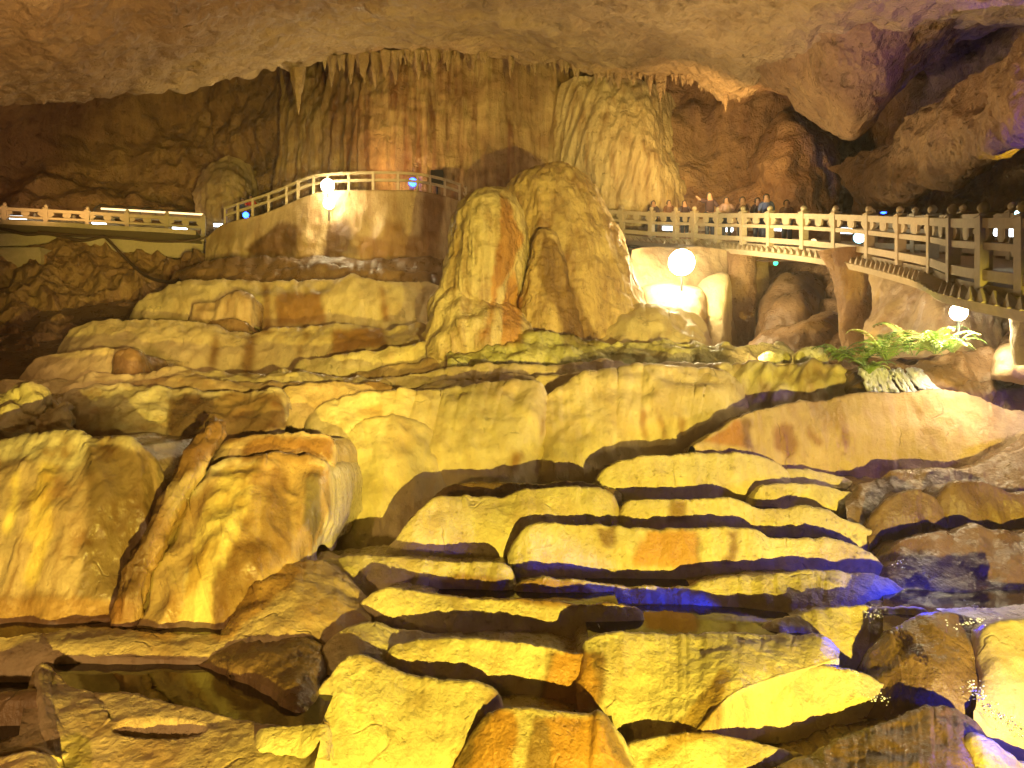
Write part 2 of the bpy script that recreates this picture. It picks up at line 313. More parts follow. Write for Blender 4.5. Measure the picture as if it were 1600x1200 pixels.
# streaked drapery behind the platform
patch('streaked_drapery',[
 [(440,112,39.5),(520,95,38),(600,85,36.5),(700,85,36),(800,85,36),(890,100,36.5)],
 [(440,200,38.6),(520,190,37),(600,190,35.8),(700,190,35.6),(800,200,35.6),(890,220,36.2)],
 [(430,300,38.4),(520,310,36.8),(600,310,35.6),(700,310,35.2),(800,310,35.4),(890,310,36.2)],
 [(430,360,38.4),(520,370,36.8),(600,380,35.6),(700,380,35.2),(800,380,35.4),(890,380,36.2)],
],'drape',260,140,amp=.22,freq=.4,flute=.22,ff=1.7,fine=.03,zf=.05,label='tall brown flowstone drapery with vertical mineral streaks behind the curved platform',cat='rock formation')
patch('flowstone_curtain',[
 [(850,185,37.2),(885,130,35.6),(930,118,35),(975,122,35),(1015,130,35.4),(1050,150,37)],
 [(835,235,37),(885,210,35),(930,200,34.0),(975,200,33.8),(1020,220,34),(1062,250,36.6)],
 [(840,265,36.6),(900,270,34.6),(945,270,33.6),(990,270,33.4),(1040,280,33.6),(1078,295,36)],
 [(860,300,35.6),(920,318,34.4),(960,322,33.8),(1005,322,33.6),(1050,322,33.8),(1086,324,36)],
 [(870,340,36),(920,350,35),(960,350,34.4),(1005,350,34.2),(1050,350,34.4),(1072,350,36)],
],'curtain',260,170,amp=.14,freq=.4,flute=.20,ff=1.8,fine=.01,zf=.04,tilt=-.3,label='pale yellow fluted flowstone curtain slanting down to the far end of the right footbridge',cat='rock formation')
patch('craggy_drapery',[
 [(-420,392,36),(-150,392,36),(0,394,36.6),(80,396,36.8),(160,398,37),(240,400,37),(330,404,36.5)],
 [(-420,440,33.5),(-150,440,34),(0,440,34.5),(80,440,34.8),(160,440,35),(240,444,35),(330,450,34)],
 [(-420,500,30),(-150,500,31),(0,500,32),(80,500,32.4),(160,500,32.6),(240,500,32.6),(330,500,32)],
 [(-420,560,26),(-150,560,27.5),(0,560,28.5),(80,560,29),(160,550,29.6),(240,540,30),(330,530,30)],
 [(-420,640,22),(-150,640,23),(0,640,24),(80,630,25),(160,610,26),(240,590,27),(330,560,28)],
],'wall',260,150,amp=.7,freq=.35,flute=.6,ff=.9,fine=.08,zf=.22,label='brown craggy rock draperies below the left walkway',cat='rock formation')
# rounded brown boss at the left
patch('rounded_boss',[
 [(318,270,42),(335,255,41),(358,248,41),(380,256,41),(398,272,42)],
 [(306,300,41),(330,290,39.6),(355,285,39),(380,290,39.6),(402,305,41)],
 [(306,325,40.5),(330,325,39),(355,325,38.6),(380,325,39),(405,330,40.5)],
 [(308,360,40.5),(330,360,39),(355,360,38.6),(380,360,39),(405,360,40.5)],
],'tan',60,50,amp=.15,freq=.6,flute=.12,ff=1.2,label='smooth domed brown boss on the back wall left of the platform ramp',cat='rock formation')
# ceiling: a low slab whose lip drops at the far edge
lip=[(-420,215,19),(-200,200,22),(0,184,24.5),(60,181,25),(130,168,26),(200,149,27.5),(300,132,29.5),(400,121,31),(470,108,32),(540,94,33),(640,88,33.5),(760,88,33.5),(860,100,33),(930,116,32.5),(1000,124,32),(1080,126,31),(1150,150,30),(1200,130,29),(1300,110,28),(1500,60,25),(1900,20,20)]
def cl(fy,fY,dy=0): return [(x,y*fy+dy,Y*fY) for x,y,Y in lip]
ceil=[[(x,y-75,Y+2.6) for x,y,Y in lip],[(x,y-14,Y+.7) for x,y,Y in lip],cl(1,1),[(x,y-10,Y-1.2) for x,y,Y in lip],cl(.66,.84),cl(.33,.74),cl(0,.66),cl(0,.52,-160),cl(0,.38,-420)]
patch('cave_ceiling',ceil,'ceil',560,330,amp=.36,freq=.3,flute=.10,ff=.8,fine=.10,zf=1.0)
# right-hand hanging block and slabs
patch('hanging_rock',[
 [(1040,-150,22),(1150,-160,20),(1260,-160,19),(1380,-160,18),(1480,-160,18),(1560,-160,19),(1640,-160,20)],
 [(1000,20,27),(1120,10,24),(1240,0,22),(1340,-10,20.5),(1420,-20,20),(1490,-20,20.5),(1556,-10,22)],
 [(1060,90,30),(1150,80,26),(1250,80,23.4),(1330,70,21.8),(1390,60,21.5),(1440,60,22),(1482,72,23.5)],
 [(1120,128,31),(1180,128,27),(1255,140,24.5),(1320,150,23),(1352,148,22.8),(1390,130,23),(1420,120,24.5)],
 [(1150,162,32),(1200,136,29),(1262,172,26),(1310,205,24.5),(1333,213,24),(1352,196,24.4),(1378,160,26)],
 [(1170,140,34),(1215,118,33),(1275,150,31),(1315,180,29),(1335,190,28.5),(1360,172,29),(1390,140,30)],
],'wall',240,200,amp=.28,freq=.3,flute=.12,ff=.5,fine=.05,zf=.6,label='big wedge of brown rock hanging from the ceiling above the right footbridge',cat='rock')
patch('slanting_slab',[
 [(1300,262,30),(1345,240,27.5),(1400,222,25),(1460,165,22.5),(1530,110,20),(1620,45,17.5),(1750,-60,15)],
 [(1310,280,29.5),(1352,262,26.5),(1405,250,24),(1465,210,21.5),(1535,165,19),(1620,105,16.8),(1750,10,14)],
 [(1330,300,29.5),(1362,300,26.3),(1415,290,23.8),(1475,260,21.3),(1545,215,18.8),(1625,165,16.5),(1750,80,14)],
 [(1340,318,30),(1372,322,27),(1425,312,24.6),(1485,283,22),(1555,240,19.4),(1630,196,17.2),(1750,120,14.6)],
 [(1345,300,32),(1380,300,30),(1430,290,27.5),(1490,262,25),(1560,225,22),(1640,180,20),(1760,100,17)],
],'wall',200,130,amp=.35,freq=.4,flute=.2,ff=.7,fine=.07,zf=.8,label='long slanting rock slab rising to the right above the bridge, tinged blue at its top end',cat='rock')
# rock ribs between the wall and the hole
def boulder(name,T,B,Y,label,m='tan',depth=1.5,parts=None,amp=.12,wet=0,step=3.4):
    """a closed lump: front traced, back rounded away"""
    T=np.array(T,float);B=np.array(B,float); nu=int(max(30,np.abs(np.diff(T[:,0])).sum()/step)); t=cr(T,nu); b=cr(B,nu)
    u=np.linspace(0,1,nu); r=np.sqrt(np.clip(1-(2*u-1)**2,0,1))
    Yc=Y; rows=[]
    for f,o in ((0,1.0),(0,.35),(.1,-.05),(.35,-.55),(.7,-.8),(1,-.8),(1.15,-.6)):
        row=t*(1-f)+b*f; rows.append(P(row[:,0],row[:,1],Yc+depth*o*(.25+.75*r) + (1-r)*depth*.5))
    V=loft(rows,[4,4,8,10,10,4]); V=displace(V,amp,.7,amp*.5,1.4,.02,.4)
    w=tints(V,np.full(V.shape[:2],wet)); org=V.reshape(-1,3).mean(0)
    o=grid_mesh(name,V,M[m],w,origin=org); tag(o,label,'rock'); return o
boulder('rock_buttress',[(1180,270),(1200,215),(1225,180),(1260,200),(1300,240),(1310,290)],[(1180,345),(1215,345),(1250,345),(1290,345),(1310,345)],33,'brown rock buttress below the fissure, left of the dark hollow','wall',2.0,amp=.4)
boulder('dark_rock',[(1232,300),(1245,262),(1270,245),(1310,250),(1345,262),(1360,300)],[(1232,350),(1270,350),(1310,350),(1360,350)],35,'dark greenish lump of rock sunk in the hollow above the bridge','wet',1.4,amp=.5)
boulder('leaning_rock',[(1336,340),(1340,300),(1352,262),(1362,255),(1372,290),(1385,335)],[(1336,360),(1355,360),(1385,360)],30,'narrow upright rock beside the blue lamp behind the bridge','wall',1.0,amp=.25)
# ground below everything
gy=[(1350,6.3),(1250,6.8),(1150,7.5),(1000,9.0),(900,11.0),(800,12.8),(700,15.4),(620,17.4),(580,20),(540,24),(500,28),(450,31),(420,35)]
def gnd(V):
    V[...,2]-=.55; return V
patch('ground',[[(x,py,Y*1.09) for x in (-700,-300,0,200,400,600,800,1000,1200,1400,1600,1900,2300)] for py,Y in reversed(gy)],'wet',260,260,amp=.10,freq=.6,flute=.02,fine=.02,extra=gnd)

# ================================================================ PLATFORM AND UPPER TIERS
ledge('upper_terrace',[(240,470),(275,430),(320,412),(400,404),(480,404),(600,406),(690,408),(740,425)],[(230,480),(300,452),(400,440),(500,438),(600,440),(740,450)],'wet',yT=31,yB=30,back=4,amp=.05,flute=.04,wetback=1)
ledge('upper_terrace',[(330,455),(380,432),(430,424),(520,420),(600,422),(660,428),(720,432)],[(330,460),(400,445),(500,440),(600,440),(720,446)],'wet',yT=29.8,yB=29.5,back=3,amp=.06,flute=.05,wetback=1)
ledge('flowstone_tier',[(196,520),(215,478),(245,458),(275,444),(330,438),(400,441),(440,440),(480,441),(520,437),(550,432),(585,440),(640,442),(700,448),(730,462),(770,480)],[(196,540),(300,545),(380,540),(480,540),(560,540),(640,540),(720,545),(780,550)],'cream',yT=28,yB=26.4,back=3,bulge=.12,fine=.002,amp=.025,flute=.05,ff=2.2,zf=.12,label='highest broad tier of fluted yellow flowstone spread out below the platform',cat='flowstone terrace')
ledge('flowstone_lobe',[(296,515),(305,490),(320,475),(350,468),(385,466),(392,480),(395,512)],[(296,520),(340,522),(395,520)],'tan',yT=25.9,yB=25.3,back=1.5,amp=.06,flute=.1)
ledge('stone_boulder',[(318,512),(326,500),(345,496),(370,498),(386,506),(390,516)],[(318,518),(350,521),(390,521)],'wet',yT=25.0,yB=24.8,back=.6,amp=.05,flute=.0,label='small dark rounded boulder lying on the upper left tier',cat='boulder')
ledge('flowstone_tier',[(80,600),(92,545),(108,522),(130,509),(180,500),(240,500),(320,505),(360,518),(400,521),(430,513),(500,512),(540,509),(600,514),(640,508),(700,511),(740,524),(790,548)],[(80,610),(200,602),(300,600),(400,600),(500,590),(560,580),(640,572),(700,568),(790,560)],'cream',yT=[24,24,24,23.6,23.2,23,22.6],yB=[21.5,22,22,22,21.6,21.7,22],back=3,bulge=.12,fine=.002,amp=.025,flute=.045,ff=2.2,zf=.12,label='second flowstone tier with brown wet bands, reaching from the left wall to the dome',cat='flowstone terrace')
ledge('flowstone_lobe',[(20,625),(34,590),(50,568),(80,553),(140,550),(205,551),(215,560),(235,588),(240,605)],[(20,640),(100,632),(180,622),(240,615)],'cream',yT=19.6,yB=18.6,back=3,bulge=.2,amp=.04,flute=.04,label='rounded yellow lobe at the left end of the tiers, dark notch beside it',cat='flowstone lobe')
ledge('flowstone_lobe',[(175,585),(182,560),(200,549),(213,551),(222,570),(228,592)],[(175,600),(200,602),(228,600)],'wet',yT=18.9,yB=18.5,back=.8,amp=.04,flute=.03)
for a,b,y,mm in ([[(440,612),(472,568),(540,558),(620,546),(700,541),(762,540),(778,550),(790,565)],[(440,620),(560,600),(700,585),(790,575)],19.6,'rough'],
  [[(520,600),(600,574),(680,565),(760,560),(860,560),(960,560),(1040,566)],[(520,610),(700,590),(900,585),(1040,585)],18.8,'tan'],
  [[(560,606),(600,594),(680,584),(760,574),(850,577),(930,569),(1010,572),(1120,573)],[(560,615),(700,612),(900,606),(1120,600)],17.6,'cream'],
  [[(640,612),(700,600),(780,592),(860,590),(930,584),(990,586)],[(640,622),(800,615),(990,605)],16.9,'smooth']):
    ledge('thin_ledge',a,b,mm,yT=y,yB=y-.35,back=1.4,amp=.06,flute=.06,bulge=.3)
ledge('thin_ledge',[(-120,615),(0,600),(60,592),(110,600),(180,584),(230,580),(300,583),(400,580),(470,584),(560,592),(610,600)],[(-120,660),(0,650),(130,640),(300,625),(450,612),(610,612)],'rough',yT=[17.5,17.4,17.2,17,16.8],yB=[16.4,16.4,16.4,16.3,16.2],back=2,amp=.12,flute=.06,bulge=.2)
ledge('thin_ledge',[(180,602),(230,593),(300,592),(380,598),(470,603),(520,600)],[(180,612),(300,608),(400,612),(520,612)],'tan',yT=16.0,yB=15.7,back=1,amp=.08,flute=.03)

# ================================================================ CENTRAL DOME
def prof(V): return V
def dome(name,L,R,Yc,depth,m,label,nu=110,top=None,flute=.22,ff=1.6,amp=.15,cat='stalagmite',tilt=0.0,par=None):
    """L,R: outline left and right at the same heights, top to bottom; round in plan"""
    L=np.array(L,float);R=np.array(R,float); nv=150; l=cr(L,nv);r=cr(R,nv)
    th=np.linspace(-math.pi*.08,math.pi*1.08,nu)   # viewer-facing half and a bit round the back
    cx=(l[:,0]+r[:,0])/2; hw=(r[:,0]-l[:,0])/2; py=(l[:,1]+r[:,1])/2
    c=P(cx,py,np.full(nv,Yc)); hwm=hw*Yc/F
    dmax=hwm.max(); d=depth*(hwm/dmax)
    f=np.linspace(0,1,nv)[:,None]
    X=c[:,0:1]-np.cos(th)[None]*hwm[:,None]; Y=c[:,1:2]-np.sin(th)[None]*d[:,None]
    Zs=np.interp(np.linspace(0,1,nu),[0,1],[0,1])
    lz=P(l[:,0],l[:,1],np.full(nv,Yc))[:,2]; rz=P(r[:,0],r[:,1],np.full(nv,Yc))[:,2]
    k=((1-np.cos(th))/2)[None]; Z=lz[:,None]*(1-k)+rz[:,None]*k
    Z=Z+(Z*0)
    V=np.stack([X,Y,Z],-1)[:, :, :]
    V=displace(V,amp,.55,flute,ff,.03,.07,tilt=tilt)
    org=[c[:,0].mean(),Yc,V[...,2].min()]
    o=grid_mesh(name,V,M[m],tints(V),par,origin=org if par is None else None)
    if par is None: tag(o,label,cat)
    return o
dome('dome_stalagmite',[(868,261),(845,263),(822,270),(802,284),(790,300),(780,340),(765,400),(755,460),(750,520),(748,575)],
     [(869,261),(884,264),(903,274),(922,292),(940,318),(960,350),(978,396),(993,445),(1010,492),(1035,575)],22.5,2.6,'dome','tall rounded stalagmite dome with long fluted streaks in the middle of the cave',nu=260,flute=.09,ff=2.8,amp=.10)
dome('flowstone_mound',[(770,300),(745,303),(728,310),(716,322),(706,350),(700,390),(694,430),(690,470),(700,540),(705,575)],
     [(771,300),(786,303),(800,318),(812,340),(820,370),(824,400),(815,440),(800,480),(790,540),(788,575)],20.9,1.5,'curtain','pale knobbly flowstone mound leaning on the left side of the tall dome',nu=150,flute=.09,ff=2.4,amp=.13)
dome('flowstone_mound',[(858,356),(848,358),(840,366),(834,380),(830,410),(822,450),(812,500),(806,575)],
     [(859,356),(866,360),(872,370),(877,390),(884,420),(892,460),(906,510),(915,575)],20.3,.9,'dome','slim round-headed flowstone finger on the front of the tall dome',nu=70,flute=.10,ff=1.8,amp=.06)
ledge('dome_apron',[(900,545),(930,505),(960,482),(985,474),(1010,471),(1040,477),(1080,492),(1100,514),(1112,542),(1120,560)],[(900,565),(1000,562),(1060,560),(1120,565)],'smooth',yT=21.4,yB=19.2,back=3,bulge=.25,amp=.08,flute=.04,wetback=.2)
ledge('fluted_skirt',[(680,520),(688,468),(712,448),(745,450),(775,462),(800,482),(822,510),(838,545)],[(670,575),(720,575),(780,575),(845,575)],'curtain',yT=[20.9,20.4,19.9,19.7,19.8,20.1,20.5],yB=18.8,back=1.5,bulge=.25,amp=.10,flute=.09,ff=2.2,zf=.1,wetback=.2)
boulder('boulder',[(1000,470),(1006,452),(1030,446),(1075,448),(1098,456),(1106,480)],[(1000,520),(1050,520),(1106,520)],24.6,'reddish flat-topped boulder right under the largest floodlight','tan',1.2,amp=.08)
boulder('boulder',[(1082,500),(1090,452),(1112,434),(1136,432),(1142,470)],[(1082,545),(1110,545),(1142,545)],25.6,'pointed pale boulder between the largest floodlight and the straight pillar','cream',1.0,amp=.08)
boulder('boulder',[(1178,520),(1190,470),(1215,440),(1245,425),(1280,440),(1305,480)],[(1178,555),(1240,555),(1305,555)],26.5,'dark leaning boulder between the two footbridge pillars','wet',2.0,amp=.2)
boulder('boulder',[(1170,545),(1200,520),(1250,505),(1300,490),(1330,520)],[(1170,575),(1250,575),(1330,575)],22.5,'low dark rock in front of the gap between the pillars','wet',1.5,amp=.15)
patch('rock_wall',[
 [(985,392,26),(1010,388,26.6),(1050,386,27),(1100,388,27.2),(1150,392,27.4),(1200,396,28)],
 [(985,420,25.6),(1010,420,26),(1050,420,26.4),(1100,420,26.8),(1150,420,27.6),(1200,420,28.4)],
 [(985,455,25.2),(1010,455,25.6),(1050,458,25.8),(1100,458,26.4),(1150,460,27.6),(1200,460,28)],
 [(985,540,24.6),(1010,540,25),(1050,540,25.2),(1100,540,26),(1150,540,27),(1200,540,27.5)]],'tan',90,70,amp=.12,freq=.6,flute=.08,ff=1,fine=.02,label='pale rock face lit by the largest floodlight under the footbridge',cat='rock')
patch('rock_wall',[
 [(1366,420,20),(1420,430,18.6),(1480,440,17.4),(1540,446,17.6),(1600,450,18.4)],
 [(1366,460,19.4),(1420,462,17.8),(1480,466,16.4),(1540,470,17.0),(1600,480,18)],
 [(1360,500,18.8),(1420,505,17.2),(1480,510,16.0),(1540,512,16.6),(1600,520,17.6)],
 [(1355,560,18),(1420,560,16.6),(1480,560,15.6),(1540,560,16.0),(1600,570,17)]],'tan',110,70,amp=.2,freq=.5,flute=.15,ff=.8,fine=.03,tilt=-.6,label='slanting brown rock face behind the fern lamp, right of the tapering pillar',cat='rock')
ledge('mossy_ledge',[(700,560),(740,546),(775,538),(800,535),(860,533),(900,533),(960,537),(1040,539),(1100,541),(1160,543),(1210,545),(1228,550),(1238,568)],[(700,575),(800,577),(900,580),(1040,578),(1150,578),(1238,576)],'moss',yT=19.0,yB=18.3,back=1.6,amp=.12,flute=.08,fine=.03,bulge=.2,label='long yellow-green mossy ledge running along the foot of the tall dome',cat='rock ledge')

# ================================================================ BIG SMOOTH WALL
ledge('smooth_wall',[(790,700),(826,680),(838,645),(862,612),(895,596),(940,583),(1000,581),(1060,579),(1118,577),(1145,588),(1162,615),(1175,655),(1182,690),(1190,720)],[(790,790),(840,800),(900,800),(1000,795),(1100,785),(1190,775)],'smooth',yT=[15.4,15.7,16,16,15.8,15.3,14.8],yB=[14.1,14.2,14.3,14.4,14.4,14.4],bulge=.16,back=3,amp=.12,flute=.03,freq=.7,fine=.008,label='widest smooth yellow flowstone face under the mossy ledge, speckled with dark spots at the right',cat='flowstone face')
ledge('smooth_wall',[(484,672),(490,650),(518,630),(558,617),(620,613),(690,612),(740,602),(800,597),(845,600),(865,640),(870,690)],[(484,690),(530,720),(600,790),(680,830),(760,820),(870,810)],'smooth',yT=[14.6,14.9,15.2,15.6,15.8,15.8,15.6],yB=[14,13.9,13.7,13.6,13.8,14.2],bulge=.14,back=3,amp=.10,flute=.03,freq=.7,fine=.008,label='smooth yellow flowstone face left of the widest one, with a thin curved crack across it',cat='flowstone face')
ledge('smooth_wall',[(462,890),(492,850),(508,800),(514,750),(524,708),(540,682),(562,662),(600,656),(645,658),(690,690),(720,750),(735,810)],[(462,900),(520,905),(580,900),(640,890),(690,870),(735,850)],'smooth',yT=[12.6,13,13.5,14.1,14.5,14.7,14.8,14.7,14.5],yB=[12.2,12.4,12.6,12.9,13.3,13.9],bulge=.10,back=2,amp=.08,flute=.03,freq=.8,fine=.008,label='lowest smooth yellow lobe, narrow at the top, right of the wet curtains',cat='flowstone face')
ledge('brown_step',[(436,650),(442,615),(452,603),(490,600),(530,594),(552,598),(600,606),(640,612)],[(436,690),(460,695),(500,690),(560,660),(640,640)],'tan',yT=[15,15.2,15.4,15.6],yB=[14.6,14.7,14.9,15],back=1.5,amp=.06,flute=.06)
ledge('brown_step',[(488,640),(520,622),(545,600),(580,594),(614,598),(618,610),(690,612)],[(488,660),(560,640),(690,630)],'wet',yT=15.5,yB=15.3,back=1,amp=.08,flute=.04,wetback=.3)
# right slab
ledge('broad_slab',[(1085,700),(1120,674),(1160,649),(1200,638),(1250,630),(1290,625),(1335,618),(1400,614),(1470,612),(1520,618),(1560,632),(1620,645),(1720,660)],[(1085,740),(1150,745),(1230,755),(1290,765),(1340,765),(1400,755),(1480,752),(1560,755),(1720,760)],'tan',yT=[13.6,13.9,14.2,14.2,14,13.6,13],yB=[13.6,13.7,13.8,13.7,13.3,13,12.6],bulge=.12,back=2.5,amp=.05,flute=.03,label='broad ochre slab at the right with brown drip stains, below the small waterfall',cat='flowstone face')
ledge('scored_ledge',[(1110,600),(1125,576),(1160,573),(1210,572),(1262,571),(1300,576),(1332,588),(1345,620)],[(1110,700),(1200,690),(1300,665),(1345,650)],'fluted',yT=[16.3,16,15.6,15.4],yB=[15.9,15.4,15,14.9],back=2,amp=.08,flute=.14,ff=2.6,tilt=-.5)
ledge('wet_boulder',[(1325,610),(1345,586),(1400,571),(1450,561),(1490,553),(1530,549),(1580,552),(1640,560),(1720,560)],[(1325,650),(1400,645),(1500,645),(1600,650),(1720,660)],'wet',yT=15.2,yB=14.6,back=2,amp=.16,flute=.08,bulge=.3,wetback=1,label='dark wet rocks the small waterfall runs over, below the ferns',cat='rock')
ledge('wet_boulder',[(1470,640),(1490,612),(1520,592),(1560,598),(1600,600),(1660,590),(1720,600)],[(1470,660),(1540,668),(1600,680),(1720,690)],'wet',yT=14.6,yB=14.3,back=1.5,amp=.16,flute=.08,bulge=.3,wetback=.7)
boulder('boulder',[(1548,585),(1556,552),(1580,540),(1620,536),(1680,545)],[(1548,590),(1600,590),(1680,590)],14.3,'pinkish boulder at the foot of the right violet pillar','tan',1.0,amp=.06)
# ================================================================ STEPPED LEDGES, far to near
C=ledge
C('rimstone_ledge',[(930,760),(945,738),(968,724),(1005,715),(1060,711),(1120,710),(1175,712),(1210,722),(1232,740),(1240,765)],[(930,790),(1000,795),(1060,797),(1130,797),(1190,795),(1240,790)],'rough',yT=13.3,yB=13.1,pool=(.1,.9,1.1))
C('rimstone_ledge',[(1170,790),(1185,764),(1212,757),(1250,757),(1292,760),(1325,769),(1348,785),(1356,802),(1358,830)],[(1170,805),(1230,815),(1290,822),(1358,850)],'rough',yT=12.75,yB=12.6,pool=(.2,.8,1))
C('rimstone_ledge',[(1195,745),(1230,735),(1270,735),(1310,742),(1332,752)],[(1195,760),(1260,757),(1332,765)],'rough',yT=13.4,yB=13.25,back=.8)
C('rimstone_ledge',[(640,812),(660,795),(690,766),(730,757),(790,757),(845,760),(890,756),(950,765),(970,775)],[(640,830),(700,800),(790,790),(890,785),(970,795)],'wet',yT=13.0,yB=12.8,back=.9,wetback=.4)
C('rimstone_ledge',[(602,872),(612,850),(630,824),(655,798),(682,781),(720,776),(780,778),(830,767),(880,764),(925,765),(952,770),(962,785),(968,805)],[(602,890),(680,892),(760,892),(820,870),(900,850),(968,830)],'rough',yT=[11.7,11.8,12.1,12.2,12.3,12.3,12.3],yB=[11.55,11.6,11.6,11.9,12.1],bulge=.2)
C('rimstone_ledge',[(968,815),(980,788),(1008,782),(1070,782),(1145,781),(1168,790),(1205,796),(1255,793),(1290,801),(1312,813),(1350,825),(1392,850),(1405,875)],[(968,840),(1080,842),(1200,850),(1300,860),(1405,885)],'rough',yT=[12.2,12.2,12.1,12,11.8,11.5],yB=[12.05,12.05,11.9,11.8,11.4],pool=(.1,.6,1))
C('rimstone_ledge',[(1320,775),(1345,748),(1375,740),(1410,737),(1450,740),(1500,736),(1560,716),(1620,690),(1720,650)],[(1320,830),(1370,850),(1430,850),(1500,835),(1600,825),(1720,820)],'wet',yT=[12.7,12.8,12.8,12.7,12.5,12.2],yB=[12,12,12,12,12],bulge=.1,amp=.12)
C('wet_boulder',[(1355,830),(1370,800),(1400,775),(1430,765),(1462,780),(1480,812)],[(1355,850),(1420,845),(1480,838)],'wet',yT=11.8,yB=11.6,back=.8,amp=.1,wetback=.6)
C('wet_boulder',[(1455,810),(1470,775),(1500,756),(1545,753),(1585,772),(1640,775),(1720,765)],[(1455,830),(1550,830),(1720,830)],'wet',yT=11.9,yB=11.7,back=1.0,amp=.08,wetback=.6)
C('rimstone_ledge',[(795,870),(806,848),(826,824),(860,819),(910,820),(960,822),(1000,829),(1060,830),(1130,828),(1180,829),(1207,843),(1260,844),(1310,847),(1340,856),(1372,876),(1390,900)],[(795,920),(850,920),(920,926),(1000,930),(1080,928),(1120,918),(1200,905),(1260,900),(1310,905),(1390,915)],'rough',yT=[11.35,11.4,11.4,11.35,11.25,11.15,11.0,10.8],yB=[11.1,11.15,11.15,11.1,11.0,10.9,10.7],pool=(.12,.9,1))
C('rimstone_ledge',[(1370,900),(1400,850),(1440,836),(1480,827),(1540,825),(1600,828),(1720,830)],[(1370,940),(1440,950),(1500,952),(1720,950)],'wet',yT=[10.9,11,11.1,11.1,11.0],yB=[10.1,10,10,10],amp=.12,bulge=.05)
C('rimstone_ledge',[(395,920),(430,895),(470,879),(520,877),(560,871),(640,873),(700,877),(760,879),(785,881),(798,892),(806,920)],[(395,985),(460,975),(540,955),(600,935),(700,937),(806,945)],'rough',yT=[10.3,10.6,10.8,10.75,10.7,10.65,10.6,10.5],yB=[9.6,9.7,10.1,10.4,10.4,10.3],bulge=.18,pool=(.3,.95,.8))
C('rimstone_ledge',[(800,935),(812,912),(840,906),(880,908),(920,912),(1000,917),(1070,920),(1105,910),(1150,903),(1200,896),(1265,894),(1330,897),(1385,905),(1412,920),(1432,935),(1440,955)],[(800,955),(850,962),(920,965),(1000,972),(1080,980),(1150,990),(1210,1000),(1260,985),(1310,955),(1380,952),(1440,965)],'rough',yT=[10.35,10.35,10.35,10.3,10.3,10.3,10.2],yB=[10.2,10.2,10.1,9.9,9.5,9.7,10],bulge=.14,pool=(.08,.9,.9))
C('rimstone_ledge',[(535,985),(555,955),(575,936),(600,922),(650,926),(700,932),(760,937),(830,938),(900,944),(950,944),(985,947),(1002,955),(1008,968)],[(535,1000),(620,1005),(700,1006),(760,1006),(830,1014),(880,1010),(940,990),(1008,972)],'rough',yT=[9.4,9.5,9.6,9.6,9.6,9.5,9.5],yB=[9.2,9.25,9.3,9.3,9.4],bulge=.16,pool=(.15,.92,.9))
C('rimstone_ledge',[(1170,1000),(1200,978),(1232,965),(1300,951),(1370,949),(1430,952),(1450,958),(1460,985)],[(1170,1010),(1240,1015),(1300,1045),(1350,1070),(1410,1060),(1460,1010)],'rough',yT=[9.1,9.2,9.25,9.2,9.1],yB=[8.9,8.8,8.6,8.6,8.8],bulge=.1)
C('rimstone_ledge',[(596,1035),(612,1012),(645,1003),(720,1002),(800,1005),(862,1014),(900,1020),(932,1019),(945,1030)],[(596,1045),(680,1065),(740,1085),(790,1112),(840,1122),(945,1130)],'rough',yT=[8.35,8.5,8.5,8.45,8.35,8.3],yB=[8.2,8.2,8.15,8.05,7.95],bulge=.14)
C('rimstone_ledge',[(900,1040),(910,1008),(928,993),(965,989),(1010,992),(1060,996),(1130,994),(1200,995),(1250,998),(1290,998),(1310,1015)],[(900,1130),(940,1190),(985,1240),(1040,1210),(1090,1150),(1140,1090),(1210,1060),(1310,1030)],'rough',yT=[8.4,8.5,8.6,8.6,8.6,8.5],yB=[7.7,7.45,7.3,7.5,7.9,8.2],pool=(.12,.97,1.5),bulge=.12)
C('wet_mound',[(1340,1080),(1352,1035),(1385,1000),(1425,974),(1470,963),(1515,972),(1545,1000),(1560,1040),(1560,1090)],[(1340,1120),(1420,1130),(1500,1140),(1560,1130)],'wet',yT=[8.4,8.5,8.6,8.7,8.6,8.4],yB=[7.8,7.7,7.7,7.8],back=1.4,bulge=.3,amp=.1,flute=.04,wetback=.6,label='big wet brown rounded mound at the lower right beside a violet-lit rock',cat='rock mound')
C('pale_rock',[(1520,1060),(1528,1010),(1545,980),(1580,972),(1640,972),(1720,970)],[(1520,1110),(1560,1150),(1640,1165),(1720,1160)],'smooth',yT=[8.1,8.2,8.2,8.1],yB=[7.6,7.5,7.4,7.4],back=1.4,bulge=.2,amp=.05,label='pale smooth rock glowing violet at the right, above a blue pool',cat='rock')
C('rimstone_ledge',[(1055,1150),(1085,1110),(1112,1075),(1135,1050),(1160,1038),(1200,1036),(1250,1041),(1310,1046),(1350,1054),(1382,1070),(1408,1094),(1428,1120),(1435,1145)],[(1055,1190),(1110,1180),(1150,1178),(1200,1180),(1260,1192),(1320,1200),(1380,1180),(1435,1160)],'rough',yT=[7.9,8,8.1,8.1,8.1,8.05,8.0,7.9],yB=[7.7,7.8,7.8,7.8,7.75,7.8],pool=(.35,.85,.8),bulge=.2,label='large bright yellow boulder-like rim at the lower right with a blue pool behind it',cat='flowstone lobe')
C('wet_mound',[(1170,1230),(1230,1195),(1290,1174),(1350,1146),(1410,1120),(1450,1110),(1490,1112),(1530,1138),(1560,1185),(1575,1240)],[(1170,1330),(1300,1320),(1450,1320),(1575,1330)],'wet',yT=[6.9,7.1,7.3,7.4,7.4,7.2,6.9],yB=6.4,back=1.2,bulge=.25,amp=.08,flute=.04,wetback=.6,label='dark brown wet slope filling the bottom edge right of the yellow rims',cat='rock mound')
